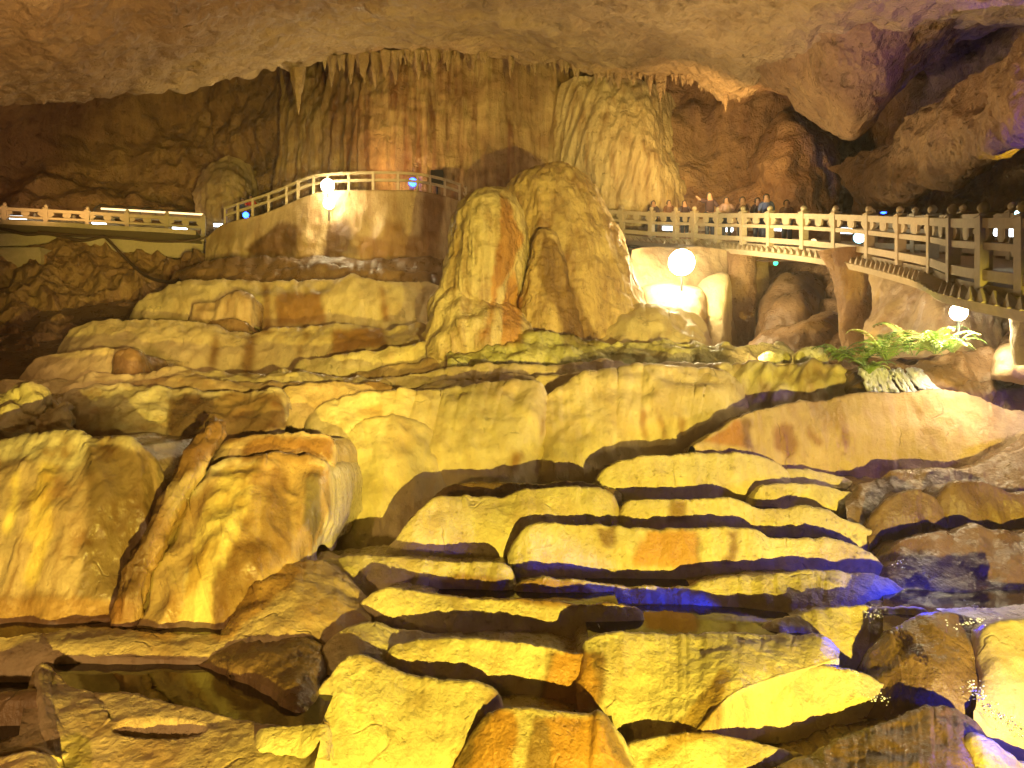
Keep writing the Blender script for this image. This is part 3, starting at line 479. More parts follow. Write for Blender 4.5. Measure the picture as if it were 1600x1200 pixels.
C('pale_rock',[(1500,1190),(1520,1155),(1550,1158),(1580,1178),(1610,1195),(1720,1225)],[(1500,1320),(1720,1330)],'cream',yT=7.0,yB=6.5,back=.8,bulge=.2,amp=.05)
C('rimstone_ledge',[(470,1140),(480,1106),(500,1074),(528,1040),(550,1023),(575,1029),(605,1042),(650,1060),(700,1067),(745,1070),(768,1080),(782,1098),(790,1140)],[(470,1330),(600,1330),(700,1330),(790,1330)],'rough',yT=[7.4,7.6,7.9,7.85,7.8,7.75,7.7],yB=[6.7,6.8,6.9,6.9],bulge=.12,label='largest bright yellow face at the bottom, left of the orange channel',cat='flowstone lobe')
C('rimstone_ledge',[(690,1230),(722,1175),(745,1140),(768,1116),(795,1109),(832,1108),(872,1114),(920,1119),(938,1114),(958,1135),(985,1180),(1010,1230)],[(690,1330),(800,1330),(900,1330),(1010,1330)],'rough',yT=[7.1,7.3,7.4,7.4,7.4,7.3,7.1],yB=6.6,pool=(.3,.8,.5),bulge=.12)
C('rimstone_ledge',[(900,1240),(940,1195),(985,1166),(1040,1151),(1100,1148),(1180,1160),(1240,1178),(1300,1200),(1340,1240)],[(900,1330),(1100,1330),(1340,1330)],'rough',yT=7.35,yB=6.8,bulge=.12,pool=(.2,.85,.6))
C('rimstone_ledge',[(486,1060),(500,1020),(525,992),(552,978),(580,975),(620,985),(660,992),(700,1002),(760,1030)],[(486,1080),(540,1072),(600,1060),(680,1060),(760,1050)],'rough',yT=[8.3,8.5,8.75,8.9,9.0,9.05],yB=[7.9,8.0,8.4,8.8],bulge=.2)
# ================================================================ LEFT CURTAINS
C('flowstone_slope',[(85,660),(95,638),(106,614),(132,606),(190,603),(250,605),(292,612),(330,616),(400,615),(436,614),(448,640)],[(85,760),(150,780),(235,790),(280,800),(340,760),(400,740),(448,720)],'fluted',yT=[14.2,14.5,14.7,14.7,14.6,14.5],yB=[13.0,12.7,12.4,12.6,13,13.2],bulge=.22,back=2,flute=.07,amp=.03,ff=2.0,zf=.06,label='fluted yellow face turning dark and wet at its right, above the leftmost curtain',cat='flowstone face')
C('bumpy_ledge',[(-160,640),(0,622),(40,622),(70,650),(100,630),(112,660)],[(-160,720),(0,710),(112,705)],'rough',yT=13.6,yB=12.6,back=2,amp=.16,flute=.1,fine=.05,bulge=.1)
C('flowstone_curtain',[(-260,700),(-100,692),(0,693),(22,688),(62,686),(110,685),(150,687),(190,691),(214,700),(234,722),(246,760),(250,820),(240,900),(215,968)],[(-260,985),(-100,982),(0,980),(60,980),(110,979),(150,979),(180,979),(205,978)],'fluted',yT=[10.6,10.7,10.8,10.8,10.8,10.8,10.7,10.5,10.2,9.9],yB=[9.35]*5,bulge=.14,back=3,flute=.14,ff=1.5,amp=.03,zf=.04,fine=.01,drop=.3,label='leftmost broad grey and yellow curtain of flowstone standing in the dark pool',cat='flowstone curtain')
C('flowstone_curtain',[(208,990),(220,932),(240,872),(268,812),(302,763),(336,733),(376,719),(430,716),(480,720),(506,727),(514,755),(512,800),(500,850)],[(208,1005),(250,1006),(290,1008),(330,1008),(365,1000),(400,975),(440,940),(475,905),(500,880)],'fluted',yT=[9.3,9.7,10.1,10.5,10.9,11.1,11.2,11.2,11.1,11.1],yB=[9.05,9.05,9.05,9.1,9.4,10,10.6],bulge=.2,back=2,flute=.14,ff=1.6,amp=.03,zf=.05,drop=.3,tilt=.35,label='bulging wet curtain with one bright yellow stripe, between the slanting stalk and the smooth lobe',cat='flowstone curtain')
C('flowstone_lobe',[(328,732),(338,708),(356,692),(385,682),(430,679),(480,678),(510,682),(524,700),(524,722)],[(328,745),(400,742),(470,742),(524,735)],'tan',yT=11.9,yB=11.6,back=1.2,bulge=.3,wetback=.9,label='rounded wet brown cap resting on top of the striped curtain',cat='flowstone lobe')
# slanting stalk
def sweep(name,pts,m,parent=None,nu=26,amp=.03,flute=.03,label=None,cat=None,flat=1.0):
    p=np.array([[*P(a,b,Y),w*Y/F] for a,b,Y,w in pts]); n=max(30,int(len(pts)*14)); q=np.stack([np.interp(np.linspace(0,len(p)-1,n),range(len(p)),p[:,i]) for i in range(4)],-1)
    for _ in range(6): q[1:-1]=(q[:-2]+q[2:]+2*q[1:-1])/4
    d=np.gradient(q[:,:3],axis=0); d/=np.linalg.norm(d,axis=1)[:,None]
    a=np.cross(d,[0,1,0]); a/=np.linalg.norm(a,axis=1)[:,None]; b=np.cross(d,a)
    th=np.linspace(0,2*math.pi,nu,endpoint=False)
    V=q[:,None,:3]+(np.cos(th)[None,:,None]*a[:,None]+np.sin(th)[None,:,None]*b[:,None]*flat)*q[:,3][:,None,None]
    c=q[:,None,:3]; nr=(V-c); nr/=np.linalg.norm(nr,axis=-1,keepdims=True)+1e-9
    ss=np.linspace(0,len(q)*.05,len(q))[:,None]+0*th; A_=np.stack([np.cos(th)*1.6+0*ss,np.sin(th)*1.6+0*ss,ss*.8],-1); V=V+nr*(fbm(V*1.5,3)*amp*.6+ridged(A_,3)*flute*1.2)[...,None]
    o=grid_mesh(name,V,M[m],tints(V),parent,closed_u=True,origin=V.reshape(-1,3).mean(0)); 
    if label: tag(o,label,cat)
    return o
sweep('slanting_stalk',[(338,662,11.7,5),(334,676,11.4,12),(313,702,11.0,13),(290,745,10.6,12),(262,800,10.1,12),(240,850,9.7,11),(217,890,9.5,14),(205,930,9.3,14),(198,990,9.2,13)],'tan',amp=.06,flute=.05,label='narrow slanting stone stalk wedged between the two wet curtains',cat='stalagmite')
C('sloping_apron',[(335,1000),(365,952),(398,920),(440,890),(475,878),(520,890),(560,930),(580,960)],[(335,1020),(380,1035),(440,1045),(490,1040),(540,1015),(580,985)],'tan',yT=[8.95,9.2,9.5,9.9,10.1,9.9,9.5],yB=[8.5,8.3,8.3,8.5,8.9],bulge=.1,back=1.2,flute=.06,amp=.05,tilt=.8,wetback=.5)
C('wet_lobe',[(310,1040),(330,1018),(365,1005),(420,1003),(475,1006),(503,1020),(515,1050),(515,1090)],[(300,1036),(380,1058),(430,1082),(470,1115),(515,1130)],'wet',yT=[8.6,8.6,8.6,8.5,8.3,8.1],yB=[8.4,8.0,7.6,7.15,7.1],bulge=.5,back=.9,flute=.04,amp=.06,wetback=1,ff=3)
# pools on the left
zC=.76
C('pool_rim',[(-260,1010),(-100,998),(0,995),(60,989),(110,983),(180,983),(215,990),(285,991),(345,992),(390,998)],[(-260,1060),(0,1052),(60,1040),(120,1026),(200,1030),(300,1034),(390,1045)],'tan',pool=(0,1,.75),yT=(1.15,),yB=[8.3,8.3,8.35,8.4,8.4,8.3],back=.35,bulge=.25,flute=.04,amp=.03,wetback=.6,dip=.4)
C('pool_rim',[(50,1050),(62,1040),(80,1058),(100,1072),(150,1084),(200,1087),(290,1104),(360,1121),(410,1133),(460,1137),(490,1134),(500,1160)],[(20,1330),(150,1330),(350,1330),(470,1330)],'tan',pool=(.05,.97,1.9),yT=(.99,),yB=5.75,back=.10,bulge=.06,flute=.015,amp=.03,wetback=.2,dip=.5,pits=[(250,1138,74,15,.12)],fine=.008)
C('pool_rim',[(395,1160),(405,1142),(435,1138),(470,1136),(504,1133),(514,1142),(516,1165)],[(395,1200),(440,1192),(480,1186),(516,1190)],'rough',yT=6.62,yB=6.42,back=.15,amp=.03,bulge=.2)
C('wet_spur',[(-60,1170),(0,1160),(45,1140),(72,1105),(70,1070),(58,1046),(66,1038),(84,1052),(110,1074),(150,1086),(170,1100)],[(-60,1190),(0,1182),(50,1175),(90,1185),(125,1175),(150,1150),(170,1125)],'tan',yT=[6.7,6.8,7.0,7.3,7.7,7.95,8.0,7.9,7.6,7.45,7.4],yB=[6.5,6.5,6.5,6.5,6.7,7.0],back=.2,amp=.03,bulge=.15,fine=.006,dip=.3,wetback=1,label='shiny wet spur of rock dividing the two lower left pools',cat='rock')
C('wet_spur',[(-160,1088),(0,1082),(40,1078),(72,1080)],[(-160,1100),(0,1095),(72,1095)],'wet',yT=7.4,yB=7.3,back=.2,amp=.02,wetback=1)
C('pool_rim',[(-120,1195),(0,1186),(40,1178),(70,1182),(85,1200)],[(-120,1330),(85,1330)],'tan',yT=6.15,yB=5.4,back=.3,amp=.04)
def pool(name,pts,z,m='water'):
    """pts: (px,py) corners of the shoreline, on the level z"""
    bm=bmesh.new(); vs=[]
    for a,b in pts:
        Y=(CZ-z)*F/(b-600); vs.append(bm.verts.new(((a-800)*Y/F,Y,z)))
    bm.faces.new(vs); o=obj(name,bm,M[m]); tag(o,kind='structure'); return o
pool('pool_water_or_hole_shade',[(-400,1230),(130,1230),(150,1120),(120,1060),(60,1030),(-400,1030)],zC)
pool('pool_water_or_hole_shade',[(1380,985),(1720,990),(1720,860),(1380,870)],CZ-9.0*360/F-.035)

for qx,qy,rx,ry in ((250,1139,62,9),):  # dark water sheet stands in for the shade inside a hole
    t=(qy-1090)/240; Yq=7.38*(1-t)+5.75*t; pool('pool_water_or_hole_shade',[(qx+rx*math.cos(a/14*math.pi),qy+ry*math.sin(a/14*math.pi)) for a in range(28)],CZ-Yq*(qy-600)/F-.035)
# the slope goes on to the right, outside the photograph
patch('rock_slope',[
 [(1690,575,14.6),(1800,560,14.2),(1950,540,13),(2200,500,11.5),(2500,450,10)],
 [(1690,680,13.0),(1800,665,12.8),(1950,640,12),(2200,600,10.5),(2500,560,9)],
 [(1690,800,11.9),(1800,800,11.5),(1950,780,10.8),(2200,740,9.5),(2500,700,8)],
 [(1690,920,10.2),(1800,930,9.8),(1950,900,9.4),(2200,860,8.4),(2500,820,7)],
 [(1690,1060,7.9),(1800,1060,7.9),(1950,1040,7.8),(2200,1000,7),(2500,960,6)],
 [(1690,1350,6.4),(1800,1350,6.4),(1950,1350,6.2),(2200,1350,5.6),(2500,1350,5)]],'wet',120,140,amp=.18,freq=.6,flute=.08,fine=.02)
# ================================================================ BUILT THINGS
V3=lambda a: Vector([float(x) for x in a])
def pt(px,py,Y): return V3(P(px,py,Y))
def bar(bm,a,b,w,h=None,up=(0,0,1),bev=0.0):
    h=h or w; a=Vector(a); b=Vector(b); d=(b-a).normalized(); up=Vector(up)
    s=d.cross(up); s=s.normalized() if s.length>1e-4 else Vector((1,0,0)); u=s.cross(d).normalized()
    vs=[]
    for c in (a,b):
        for i,j in ((-1,-1),(1,-1),(1,1),(-1,1)): vs.append(bm.verts.new(c+s*(i*w/2)+u*(j*h/2)))
    for f in ((0,1,2,3),(7,6,5,4),(0,4,5,1),(1,5,6,2),(2,6,7,3),(3,7,4,0)): bm.faces.new([vs[k] for k in f])
def cyl(bm,a,b,r,r2=None,n=12):
    r2=r if r2 is None else r2; a=Vector(a); b=Vector(b); q=(b-a).to_track_quat('Z','Y')
    A=[bm.verts.new(a+q@Vector((math.cos(t)*r,math.sin(t)*r,0))) for t in [i*2*math.pi/n for i in range(n)]]
    B=[bm.verts.new(b+q@Vector((math.cos(t)*r2,math.sin(t)*r2,0))) for t in [i*2*math.pi/n for i in range(n)]]
    for i in range(n): bm.faces.new((A[i],A[(i+1)%n],B[(i+1)%n],B[i]))
    bm.faces.new(A[::-1]); bm.faces.new(B)
def lathe(bm,c,prof,n=14):
    c=Vector(c); R=[[bm.verts.new(c+Vector((math.cos(t)*r,math.sin(t)*r,z))) for t in [i*2*math.pi/n for i in range(n)]] for r,z in prof]
    for k in range(len(R)-1):
        for i in range(n): bm.faces.new((R[k][i],R[k][(i+1)%n],R[k+1][(i+1)%n],R[k+1][i]))
    bm.faces.new(R[0][::-1]); bm.faces.new(R[-1])
def tube(bm,pts,r,n=8):
    pts=[Vector(p) for p in pts]; prev=None
    for i,p in enumerate(pts):
        d=(pts[min(i+1,len(pts)-1)]-pts[max(i-1,0)]).normalized(); q=d.to_track_quat('Z','Y')
        ring=[bm.verts.new(p+q@Vector((math.cos(t)*r,math.sin(t)*r,0))) for t in [k*2*math.pi/n for k in range(n)]]
        if prev: 
            # match nearest start to avoid twist
            o=min(range(n),key=lambda s:(ring[s].co-prev[0].co).length)
            ring=ring[o:]+ring[:o]
            for k in range(n): bm.faces.new((prev[k],prev[(k+1)%n],ring[(k+1)%n],ring[k]))
        prev=ring
def crv(pts,n): return [Vector(v) for v in cr([tuple(p) for p in pts],n,arc=False)]
def local(bm,o): 
    for v in bm.verts: v.co-=o
Z=Vector((0,0,1))

# ---- right footbridge: a ramp that climbs away from the viewer
RP=[(1680,452,9.7),(1600,443,10.9),(1537,434,11.9),(1489,425,13.3),(1457,413,15.2),(1407,403,17.3),(1358,394,19.4),(1306,387,21.3),(1256,382,23.0),(1203,378,24.8),(1161,375,26.6),(1122,373,28.4),(1085,370,29.6),(1056,369,30.6),(1018,367,31.8),(972,363,33.0),(930,360,34)]
near=[pt(*p) for p in RP]; W=2.3
def offs(pts,w):
    out=[]
    for i,p in enumerate(pts):
        d=pts[min(i+1,len(pts)-1)]-pts[max(i-1,0)]; d.z=0; d.normalize(); out.append(p+Vector((d.y,-d.x,0))*w)
    return out
far=offs(near,W)
PH=.92
def bridge_deck(name,pts,w,th,m,label,steps=0):
    o=pts[0].copy(); e=empty(name,o); tag(e,label,'footbridge')
    A=crv(pts,90); Bq=offs(A,w); bm=bmesh.new(); prev=None
    for a,b in zip(A,Bq):
        r=[bm.verts.new(x-o) for x in (a-Z*.10,b-Z*.10,b-Z*(.10+th),a-Z*(.10+th))]
        if prev:
            for k in range(4): bm.faces.new((prev[k],prev[(k+1)%4],r[(k+1)%4],r[k]))
        prev=r
    obj('deck',bm,m,e)
    return e,o
rb,ro=bridge_deck('footbridge',near,W,.30,M['conc'],'long pale stone footbridge climbing away in a curve on the right, with saw-tooth carved edge')
# fascia with a row of leaf-shaped teeth
A=crv(offs(near,-.14),260); cum=[0]
for i in range(1,len(A)): cum.append(cum[-1]+(A[i]-A[i-1]).length)
bm=bmesh.new(); pitch=.34; k=0
def along(s):
    s=min(max(s,0),cum[-1]-1e-3); i=np.searchsorted(cum,s)-1; i=max(i,0); t=(s-cum[i])/(cum[i+1]-cum[i]); d=(A[i+1]-A[i]).normalized(); return A[i].lerp(A[i+1],t),d
s=0
while s<cum[-1]-pitch:
    p,d=along(s); q,_=along(s+pitch*.96); out=Vector((-d.y,d.x,0)).normalized()
    top0=p-Z*.12; top1=q-Z*.12; bot0=p-Z*.33; bot1=q-Z*.33
    v=[bm.verts.new(x-ro) for x in (p-Z*.30+out*.16, q-Z*.14+out*.02, bot1+out*.10, bot0+out*.20, p-Z*.30-out*.02, q-Z*.14-out*.02, bot1-out*.02, bot0-out*.02)]
    for f in ((0,3,2,1),(4,5,6,7),(0,1,5,4),(3,7,6,2),(0,4,7,3),(1,2,6,5)): bm.faces.new([v[i] for i in f])
    s+=pitch
obj('carved_teeth',bm,M['rail'],rb)
bm=bmesh.new(); prev=None
for i in range(0,len(A),3):
    a=A[i]; d=(A[min(i+1,len(A)-1)]-A[max(i-1,0)]); d.z=0; d.normalize(); out=Vector((-d.y,d.x,0))
    r=[bm.verts.new(x-ro) for x in (a-Z*.335+out*.14,a-Z*.50+out*.06,a-Z*.52-out*.25,a-Z*.335-out*.2)]
    if prev:
        for k in range(4): bm.faces.new((prev[k],r[k],r[(k+1)%4],prev[(k+1)%4]))
    prev=r
obj('edge_beam',bm,M['rail'],rb)
bm=bmesh.new(); tube(bm,[x-ro-Z*(.62+.08*math.sin(i*.5)) for i,x in enumerate(offs(A[::4],.8))],.03); obj('pipe',bm,M['cable'],rb)

def post_parts(par,h,finial=True,w=.19):
    bm=bmesh.new(); bar(bm,(0,0,-.18),(0,0,h),w,w,up=(0,1,0)); bar(bm,(0,0,h+.002),(0,0,h+.035),w*1.25,w*1.25,up=(0,1,0)); obj('shaft',bm,M['rail'],par)
    if finial:
        bm=bmesh.new(); lathe(bm,(0,0,h+.036),[(.045,0),(.05,.02),(.075,.05),(.092,.09),(.085,.13),(.055,.165),(.02,.185)],12); obj('finial',bm,M['rail'],par,True)
def railing(pts,label,group,h=PH,finial=True,panels=True):
    """one railing: rails between posts, posts and infill blocks as parts"""
    o=pts[0].copy(); e=empty('railing',o); tag(e,label,'railing',group)
    proto=None
    for i,p in enumerate(pts):
        d=pts[min(i+1,len(pts)-1)]-pts[max(i-1,0)]; rz=math.atan2(d.y,d.x)
        if proto is None:
            q=bpy.data.objects.new('post',None); link(q,e); q.location=p-o; q.rotation_euler=(0,0,rz); post_parts(q,h+.03,finial); proto=q
            kids=[c for c in COL.objects if c.parent==q]
        else:
            q=bpy.data.objects.new('post',None); link(q,e); q.location=p-o; q.rotation_euler=(0,0,rz)
            for c in kids: cc=c.copy(); link(cc,q)
    for nm,z0,w,hh in (('top_rail',h-.07,.14,.15),('middle_rail',h*.54,.12,.11),('bottom_rail',.05,.14,.16)):
        bm=bmesh.new()
        for a,b in zip(pts[:-1],pts[1:]): bar(bm,a-o+Z*z0,b-o+Z*z0,w,hh)
        obj(nm,bm,M['rail'],e)
    if panels:
        for a,b in zip(pts[:-1],pts[1:]):
            zc=h*.77
            def blk(t0,t1,hh0,hh1,w=.06):
                p=a.lerp(b,t0)-o+Z*zc; q=a.lerp(b,t1)-o+Z*zc
                vs=[]; d=(b-a).normalized(); s=Vector((-d.y,d.x,0)).normalized()*w/2
                for c,hh in ((p,hh0),(q,hh1)):
                    for sg in (-1,1):
                        for z in (-1,1): vs.append(bm.verts.new(c+s*sg+Z*z*hh/2))
                for f in ((0,1,3,2),(4,6,7,5),(0,2,6,4),(1,5,7,3),(0,4,5,1),(2,3,7,6)): bm.faces.new([vs[i] for i in f])
            hm=h*.31
            bm=bmesh.new(); blk(.40,.44,hm*.5,hm*.96); blk(.44,.56,hm*.96,hm*.96,.07); blk(.56,.60,hm*.96,hm*.5); obj('carved_block',bm,M['rail'],e)
            bm=bmesh.new(); blk(.06,.13,hm*.96,hm*.9,.055); blk(.13,.20,hm*.9,hm*.15,.055); obj('bracket',bm,M['rail'],e); bm=bmesh.new(); blk(.80,.87,hm*.15,hm*.9,.055); blk(.87,.94,hm*.9,hm*.96,.055)
            obj('bracket',bm,M['rail'],e)
    return e
railing(near,'carved stone railing on the near side of the right footbridge','stone railings')
railing([p for p in far],'carved stone railing on the far side of the right footbridge','stone railings')
# pillars
def pillar(L_,R_,Y,label,m='conc'):
    nv=40; l=cr(np.array(L_,float),nv); r=cr(np.array(R_,float),nv); th=np.linspace(0,2*math.pi,40,endpoint=False)
    cx=(l[:,0]+r[:,0])/2; hw=(r[:,0]-l[:,0])/2*Y/F; c=P(cx,l[:,1],np.full(nv,float(Y)))
    V=np.stack([c[:,0:1]+np.cos(th)[None]*hw[:,None],c[:,1:2]-np.sin(th)[None]*hw[:,None]*.8,c[:,2:3]+0*th[None]],-1)
    nrm=V-c[:,None,:]; nrm/=np.linalg.norm(nrm,axis=-1,keepdims=True); V=V+nrm*(fbm(V*1.3,4)*.06)[...,None]
    o=grid_mesh('bridge_pillar',V,M[m],tints(V),closed_u=True,origin=(c[-1,0],Y,V[...,2].min())); tag(o,label,'pillar')
pillar([(1134,390),(1137,420),(1140,460),(1142,500),(1142,545)],[(1186,390),(1184,420),(1182,460),(1181,500),(1182,545)],27.3,'straight round pillar under the footbridge, beside the brightest lamp','wall')
pillar([(1282,392),(1294,415),(1304,450),(1312,490),(1316,560)],[(1376,400),(1372,430),(1371,460),(1370,500),(1368,560)],20.6,'thick pillar tapering downward under the middle of the footbridge','wall')
pillar([(1576,465),(1582,490),(1584,520),(1586,570)],[(1668,465),(1660,490),(1655,520),(1655,570)],12.6,'pillar glowing violet at the right edge under the near end of the footbridge','cream')
# concrete block under the bridge
bm=bmesh.new(); a=pt(1505,475,17.5); 
for (x0,x1,y0,y1,Y0,Y1,nm) in ((1480,1536,462,545,17.2,18.2,'wall'),):
    e=empty('concrete_abutment',pt(1510,548,17.4)); tag(e,'square concrete wall under the near end of the footbridge, right of the fern lamp','wall'); o=e.location.copy()
    def slab(nm,x0,x1,y0,y1,Y,t,m):
        b=bmesh.new(); A_=[pt(x0,y0,Y),pt(x1,y0,Y),pt(x1,y1,Y),pt(x0,y1,Y)]; vs=[b.verts.new(q-o) for q in A_]+[b.verts.new(q-o+Vector((0,t,0))) for q in A_]
        for f in ((0,3,2,1),(4,5,6,7),(0,1,5,4),(1,2,6,5),(2,3,7,6),(3,0,4,7)): b.faces.new([vs[i] for i in f])
        bmesh.ops.recalc_face_normals(b,faces=b.faces); obj(nm,b,m,e)
    slab('wall_panel',1538,1600,462,550,17.3,.9,M['conc']); slab('pilaster',1524,1537,462,546,17.1,.9,M['conc'])

# ---- left walkway
LP=[(-58,352,35.4),(7,355,36),(72,358,36.3),(137,361,36.6),(199,365,36.9),(261,368,37.2),(318,372,37.6)]
lp=[pt(*p) for p in LP]
lb,lo=bridge_deck('walkway',lp,2.4,.2,M['conc'],'level walkway with a pale beam along the left wall of the cave')
bm=bmesh.new(); AA=offs(crv(lp,30),-.12)
prev=None
for i,a in enumerate(AA):
    r=[bm.verts.new(x-lo) for x in (a-Z*.12,a-Z*1.05,a-Z*1.05+Vector((0,.5,0)),a-Z*.12+Vector((0,.5,0)))]
    if prev:
        for k in range(4): bm.faces.new((prev[k],r[k],r[(k+1)%4],prev[(k+1)%4]))
    prev=r
obj('edge_beam',bm,M['rail'],lb)
bm=bmesh.new()
for a,b in zip(AA[:-1],AA[1:]): bar(bm,a-lo-Z*1.2+Vector((0,.5,0)),b-lo-Z*1.2+Vector((0,.5,0)),.5,.28)
obj('under_girder',bm,M['metal'],lb)
railing(lp,'carved stone railing along the level walkway at the left','stone railings')
railing([p+Vector((0,2.3,0)) for p in lp],'carved stone railing on the rock side of the left walkway','stone railings')
# concrete pier under the left walkway
o=pt(40,430,35.5); bm=bmesh.new(); 
bar(bm,(0,0,0),(0,0,1.2),2.0,1.0,up=(0,1,0)); q=obj('stone_pier',bm,M['conc']); q.location=o; tag(q,'square stone pier under the left end of the walkway','pier')
# cables
for pts,r,lab in (([(-60,352,34.6),(0,357,34.6),(40,366,34.6),(70,365,34.6),(100,370,34.6),(130,376,34.6),(160,370,34.6),(168,374,34.5),(185,392,34.3),(205,412,34),(230,432,33),(262,441,31),(280,438,29.5)],.07,'thick brown cable hanging across the left walkway beam and down to the rocks'),
                ([(60,362,34.5),(120,368,34.5),(190,372,34.5),(240,377,34.6),(290,377,34.6),(320,371,34.8),(340,362,35)],.05,'thin pale cable drooping under the railing of the left walkway')):
    bm=bmesh.new(); c=crv([pt(*p) for p in pts],60); o=c[0].copy(); tube(bm,[x-o for x in c],r,8); q=obj('cable',bm,M['cable'],None,True); q.location=o; tag(q,lab,'cable')
# long low glazed canopy behind the left walkway
e=empty('glazed_canopy',pt(240,352,40)); tag(e,'long low canopy of curved brown panels behind the left railing','canopy'); o=e.location.copy()
cx0,cx1=145,362; nb=9
def arc(px): 
    f=(px-cx0)/(cx1-cx0); yt=311+f*16; yb=338+f*10; out=[]
    for j in range(9):
        a=j/8*math.pi/2; out.append(pt(px,yb+(yt-yb)*math.sin(a),40)+Vector((0,1.6*(1-math.cos(a)),0)))
    return out
for k in range(nb):
    bm=bmesh.new(); a=arc(cx0+(cx1-cx0)*k/nb+.8); b=arc(cx0+(cx1-cx0)*(k+1)/nb-.8); va=[bm.verts.new(x-o) for x in a]; vb=[bm.verts.new(x-o) for x in b]
    va2=[bm.verts.new(x-o+Vector((0,.03,-.03))) for x in a]; vb2=[bm.verts.new(x-o+Vector((0,.03,-.03))) for x in b]
    for j in range(8): bm.faces.new((va[j],vb[j],vb[j+1],va[j+1])); bm.faces.new((va2[j+1],vb2[j+1],vb2[j],va2[j]))
    obj('roof_panel',bm,M['panel'],e)
for k in range(nb+1):
    bm=bmesh.new(); a=arc(cx0+(cx1-cx0)*k/nb); tube(bm,[x-o for x in a],.05,6); obj('rib',bm,M['metal'],e)
bm=bmesh.new(); a0=pt(158,326,39.85); a1=pt(345,337,39.85); bar(bm,a0-o,a1-o,.06,.09); obj('light_strip',bm,M['warmline'],e)
bm=bmesh.new(); bar(bm,pt(cx0,338,39.9)-o,pt(cx1,348,39.9)-o,.12,.12); obj('front_beam',bm,M['metal'],e)

# ---- platform and ramp
PT=[(322,405,372,34.5),(345,402,352,34.2),(370,400,344,33.8),(410,400,334,33.4),(450,402,318,33.0),(485,404,304,32.6),(512,405,299,32.5),(545,405,297,32.5),(600,406,297,32.6),(650,407,298,33.0),(690,408,305,33.6),(716,410,313,34.4),(735,412,316,36)]
top=np.array([(a,c,Y) for a,b,c,Y in PT],float); bot=np.array([(a,b+10,Y-.25) for a,b,c,Y in PT],float)
tp=cr(top,220,arc=False); bp=cr(bot,220,arc=False)
T3=P(*tp.T); B3=P(*bp.T); bk=np.array([0,1.,0]); up=np.array([0,0,1.])
V=loft([T3+bk*3,T3+bk*.35,T3+up*.0,T3*.93+B3*.07,T3*.5+B3*.5-bk*.05,B3,B3-up*1.0],[2,3,3,12,22,5])
mm=V.copy(); nrm=-normals(V); lowmask=np.clip((T3[None,:,2]-V[...,2]-.35)/1.2,0,1)[...,None]
V=V+nrm*(fbm(mm*.8,4)*.16+ridged(mm*np.array([.8,.8,.3]),2)*.10)[...,None]*lowmask
o=V.reshape(-1,3).mean(0); pl=grid_mesh('curved_platform',V,M['tan'],tints(V),origin=o); tag(pl,'curved stone platform with a flowstone-covered wall, ramp climbing up its left side','platform')
def rails2(pts,label):
    o=pts[0].copy(); e=empty('railing',o); tag(e,label,'railing')
    for i,p in enumerate(pts):
        bm=bmesh.new(); bar(bm,p-o-Z*.15,p-o+Z*.78,.10,.10,up=(0,1,0)); obj('post',bm,M['rail'],e)
    for z in (.74,.42):
        bm=bmesh.new()
        c=crv(pts,len(pts)*4)
        for a,b in zip(c[:-1],c[1:]): bar(bm,a-o+Z*z,b-o+Z*z,.09,.10)
        obj('rail',bm,M['rail'],e)
rails2([pt(x,y,Y) for x,y,Y in ((352,352,34.3),(372,345,34),(395,338,33.7),(420,330,33.4),(448,319,33.1),(466,311,32.9),(490,303,32.7),(512,300,32.6),(545,298,32.6),(583,297,32.7),(622,297,32.9),(652,299,33.2),(672,302,33.5),(695,307,33.9),(718,314,34.5))],'plain two-bar railing following the edge of the curved platform and its ramp')
rails2([pt(x,y,Y) for x,y,Y in ((690,300,36.5),(705,306,35.8),(722,314,35.2),(728,320,34.6))],'short plain railing where the platform meets the dome')
# speaker box and a tripod stand
e=empty('speaker_stand',pt(683,300,35)); tag(e,'black loudspeaker box on a stand at the right end of the platform','speaker'); o=e.location.copy()
bm=bmesh.new(); bar(bm,(0,0,.35),(0,0,.95),.55,.4,up=(0,1,0)); bmesh.ops.bevel(bm,geom=bm.edges[:],offset=.03,segments=2); obj('speaker_box',bm,M['black'],e)
bm=bmesh.new(); cyl(bm,(0,0,-.3),(0,0,.36),.04); obj('pole',bm,M['black'],e)

# ---- lamps
def floodlight(loc,r,label,toward=(0,0,CZ)):
    e=empty('floodlight',loc); tag(e,label,'floodlight'); d=(Vector(toward)-Vector(loc)).normalized()
    bm=bmesh.new(); cyl(bm,-d*.25,d*.02,r*.5,r*1.05,24); obj('housing',bm,M['black'],e)
    bm=bmesh.new(); bmesh.ops.create_uvsphere(bm,u_segments=28,v_segments=14,radius=r); obj('bulb',bm,M['lamp'],e,True)
    q=[o for o in COL.objects if o.parent==e][-1]; q.location=d*.06; q.scale=(1,1,1)
    bm=bmesh.new(); cyl(bm,-d*.2,-d*.2-Z*(r+.5),.03); obj('stand',bm,M['black'],e)
floodlight(pt(512,290,32.3),.27,'dazzling floodlight on the railing of the curved platform')
floodlight(pt(514,318,32.0),.22,'second dazzling floodlight just below the railing of the curved platform')
floodlight(pt(1065,410,24.0),.40,'largest dazzling floodlight, under the far end of the right footbridge')
floodlight(pt(1498,488,14.2),.15,'dazzling floodlight above the ferns under the near end of the right footbridge')
def tube_lamp(px,py,Y,L_,label,m='tube',rz=.15):
    e=empty('tube_lamp',pt(px,py,Y),rz); tag(e,label,'lamp','small white lamps along the walkways')
    bm=bmesh.new(); cyl(bm,(-L_/2,0,0),(L_/2,0,0),.075,n=12); obj('tube',bm,M[m],e,True)
    bm=bmesh.new(); bar(bm,(-L_/2-.05,.03,.11),(L_/2+.05,.03,.11),.2,.05); obj('housing',bm,M['metal'],e)
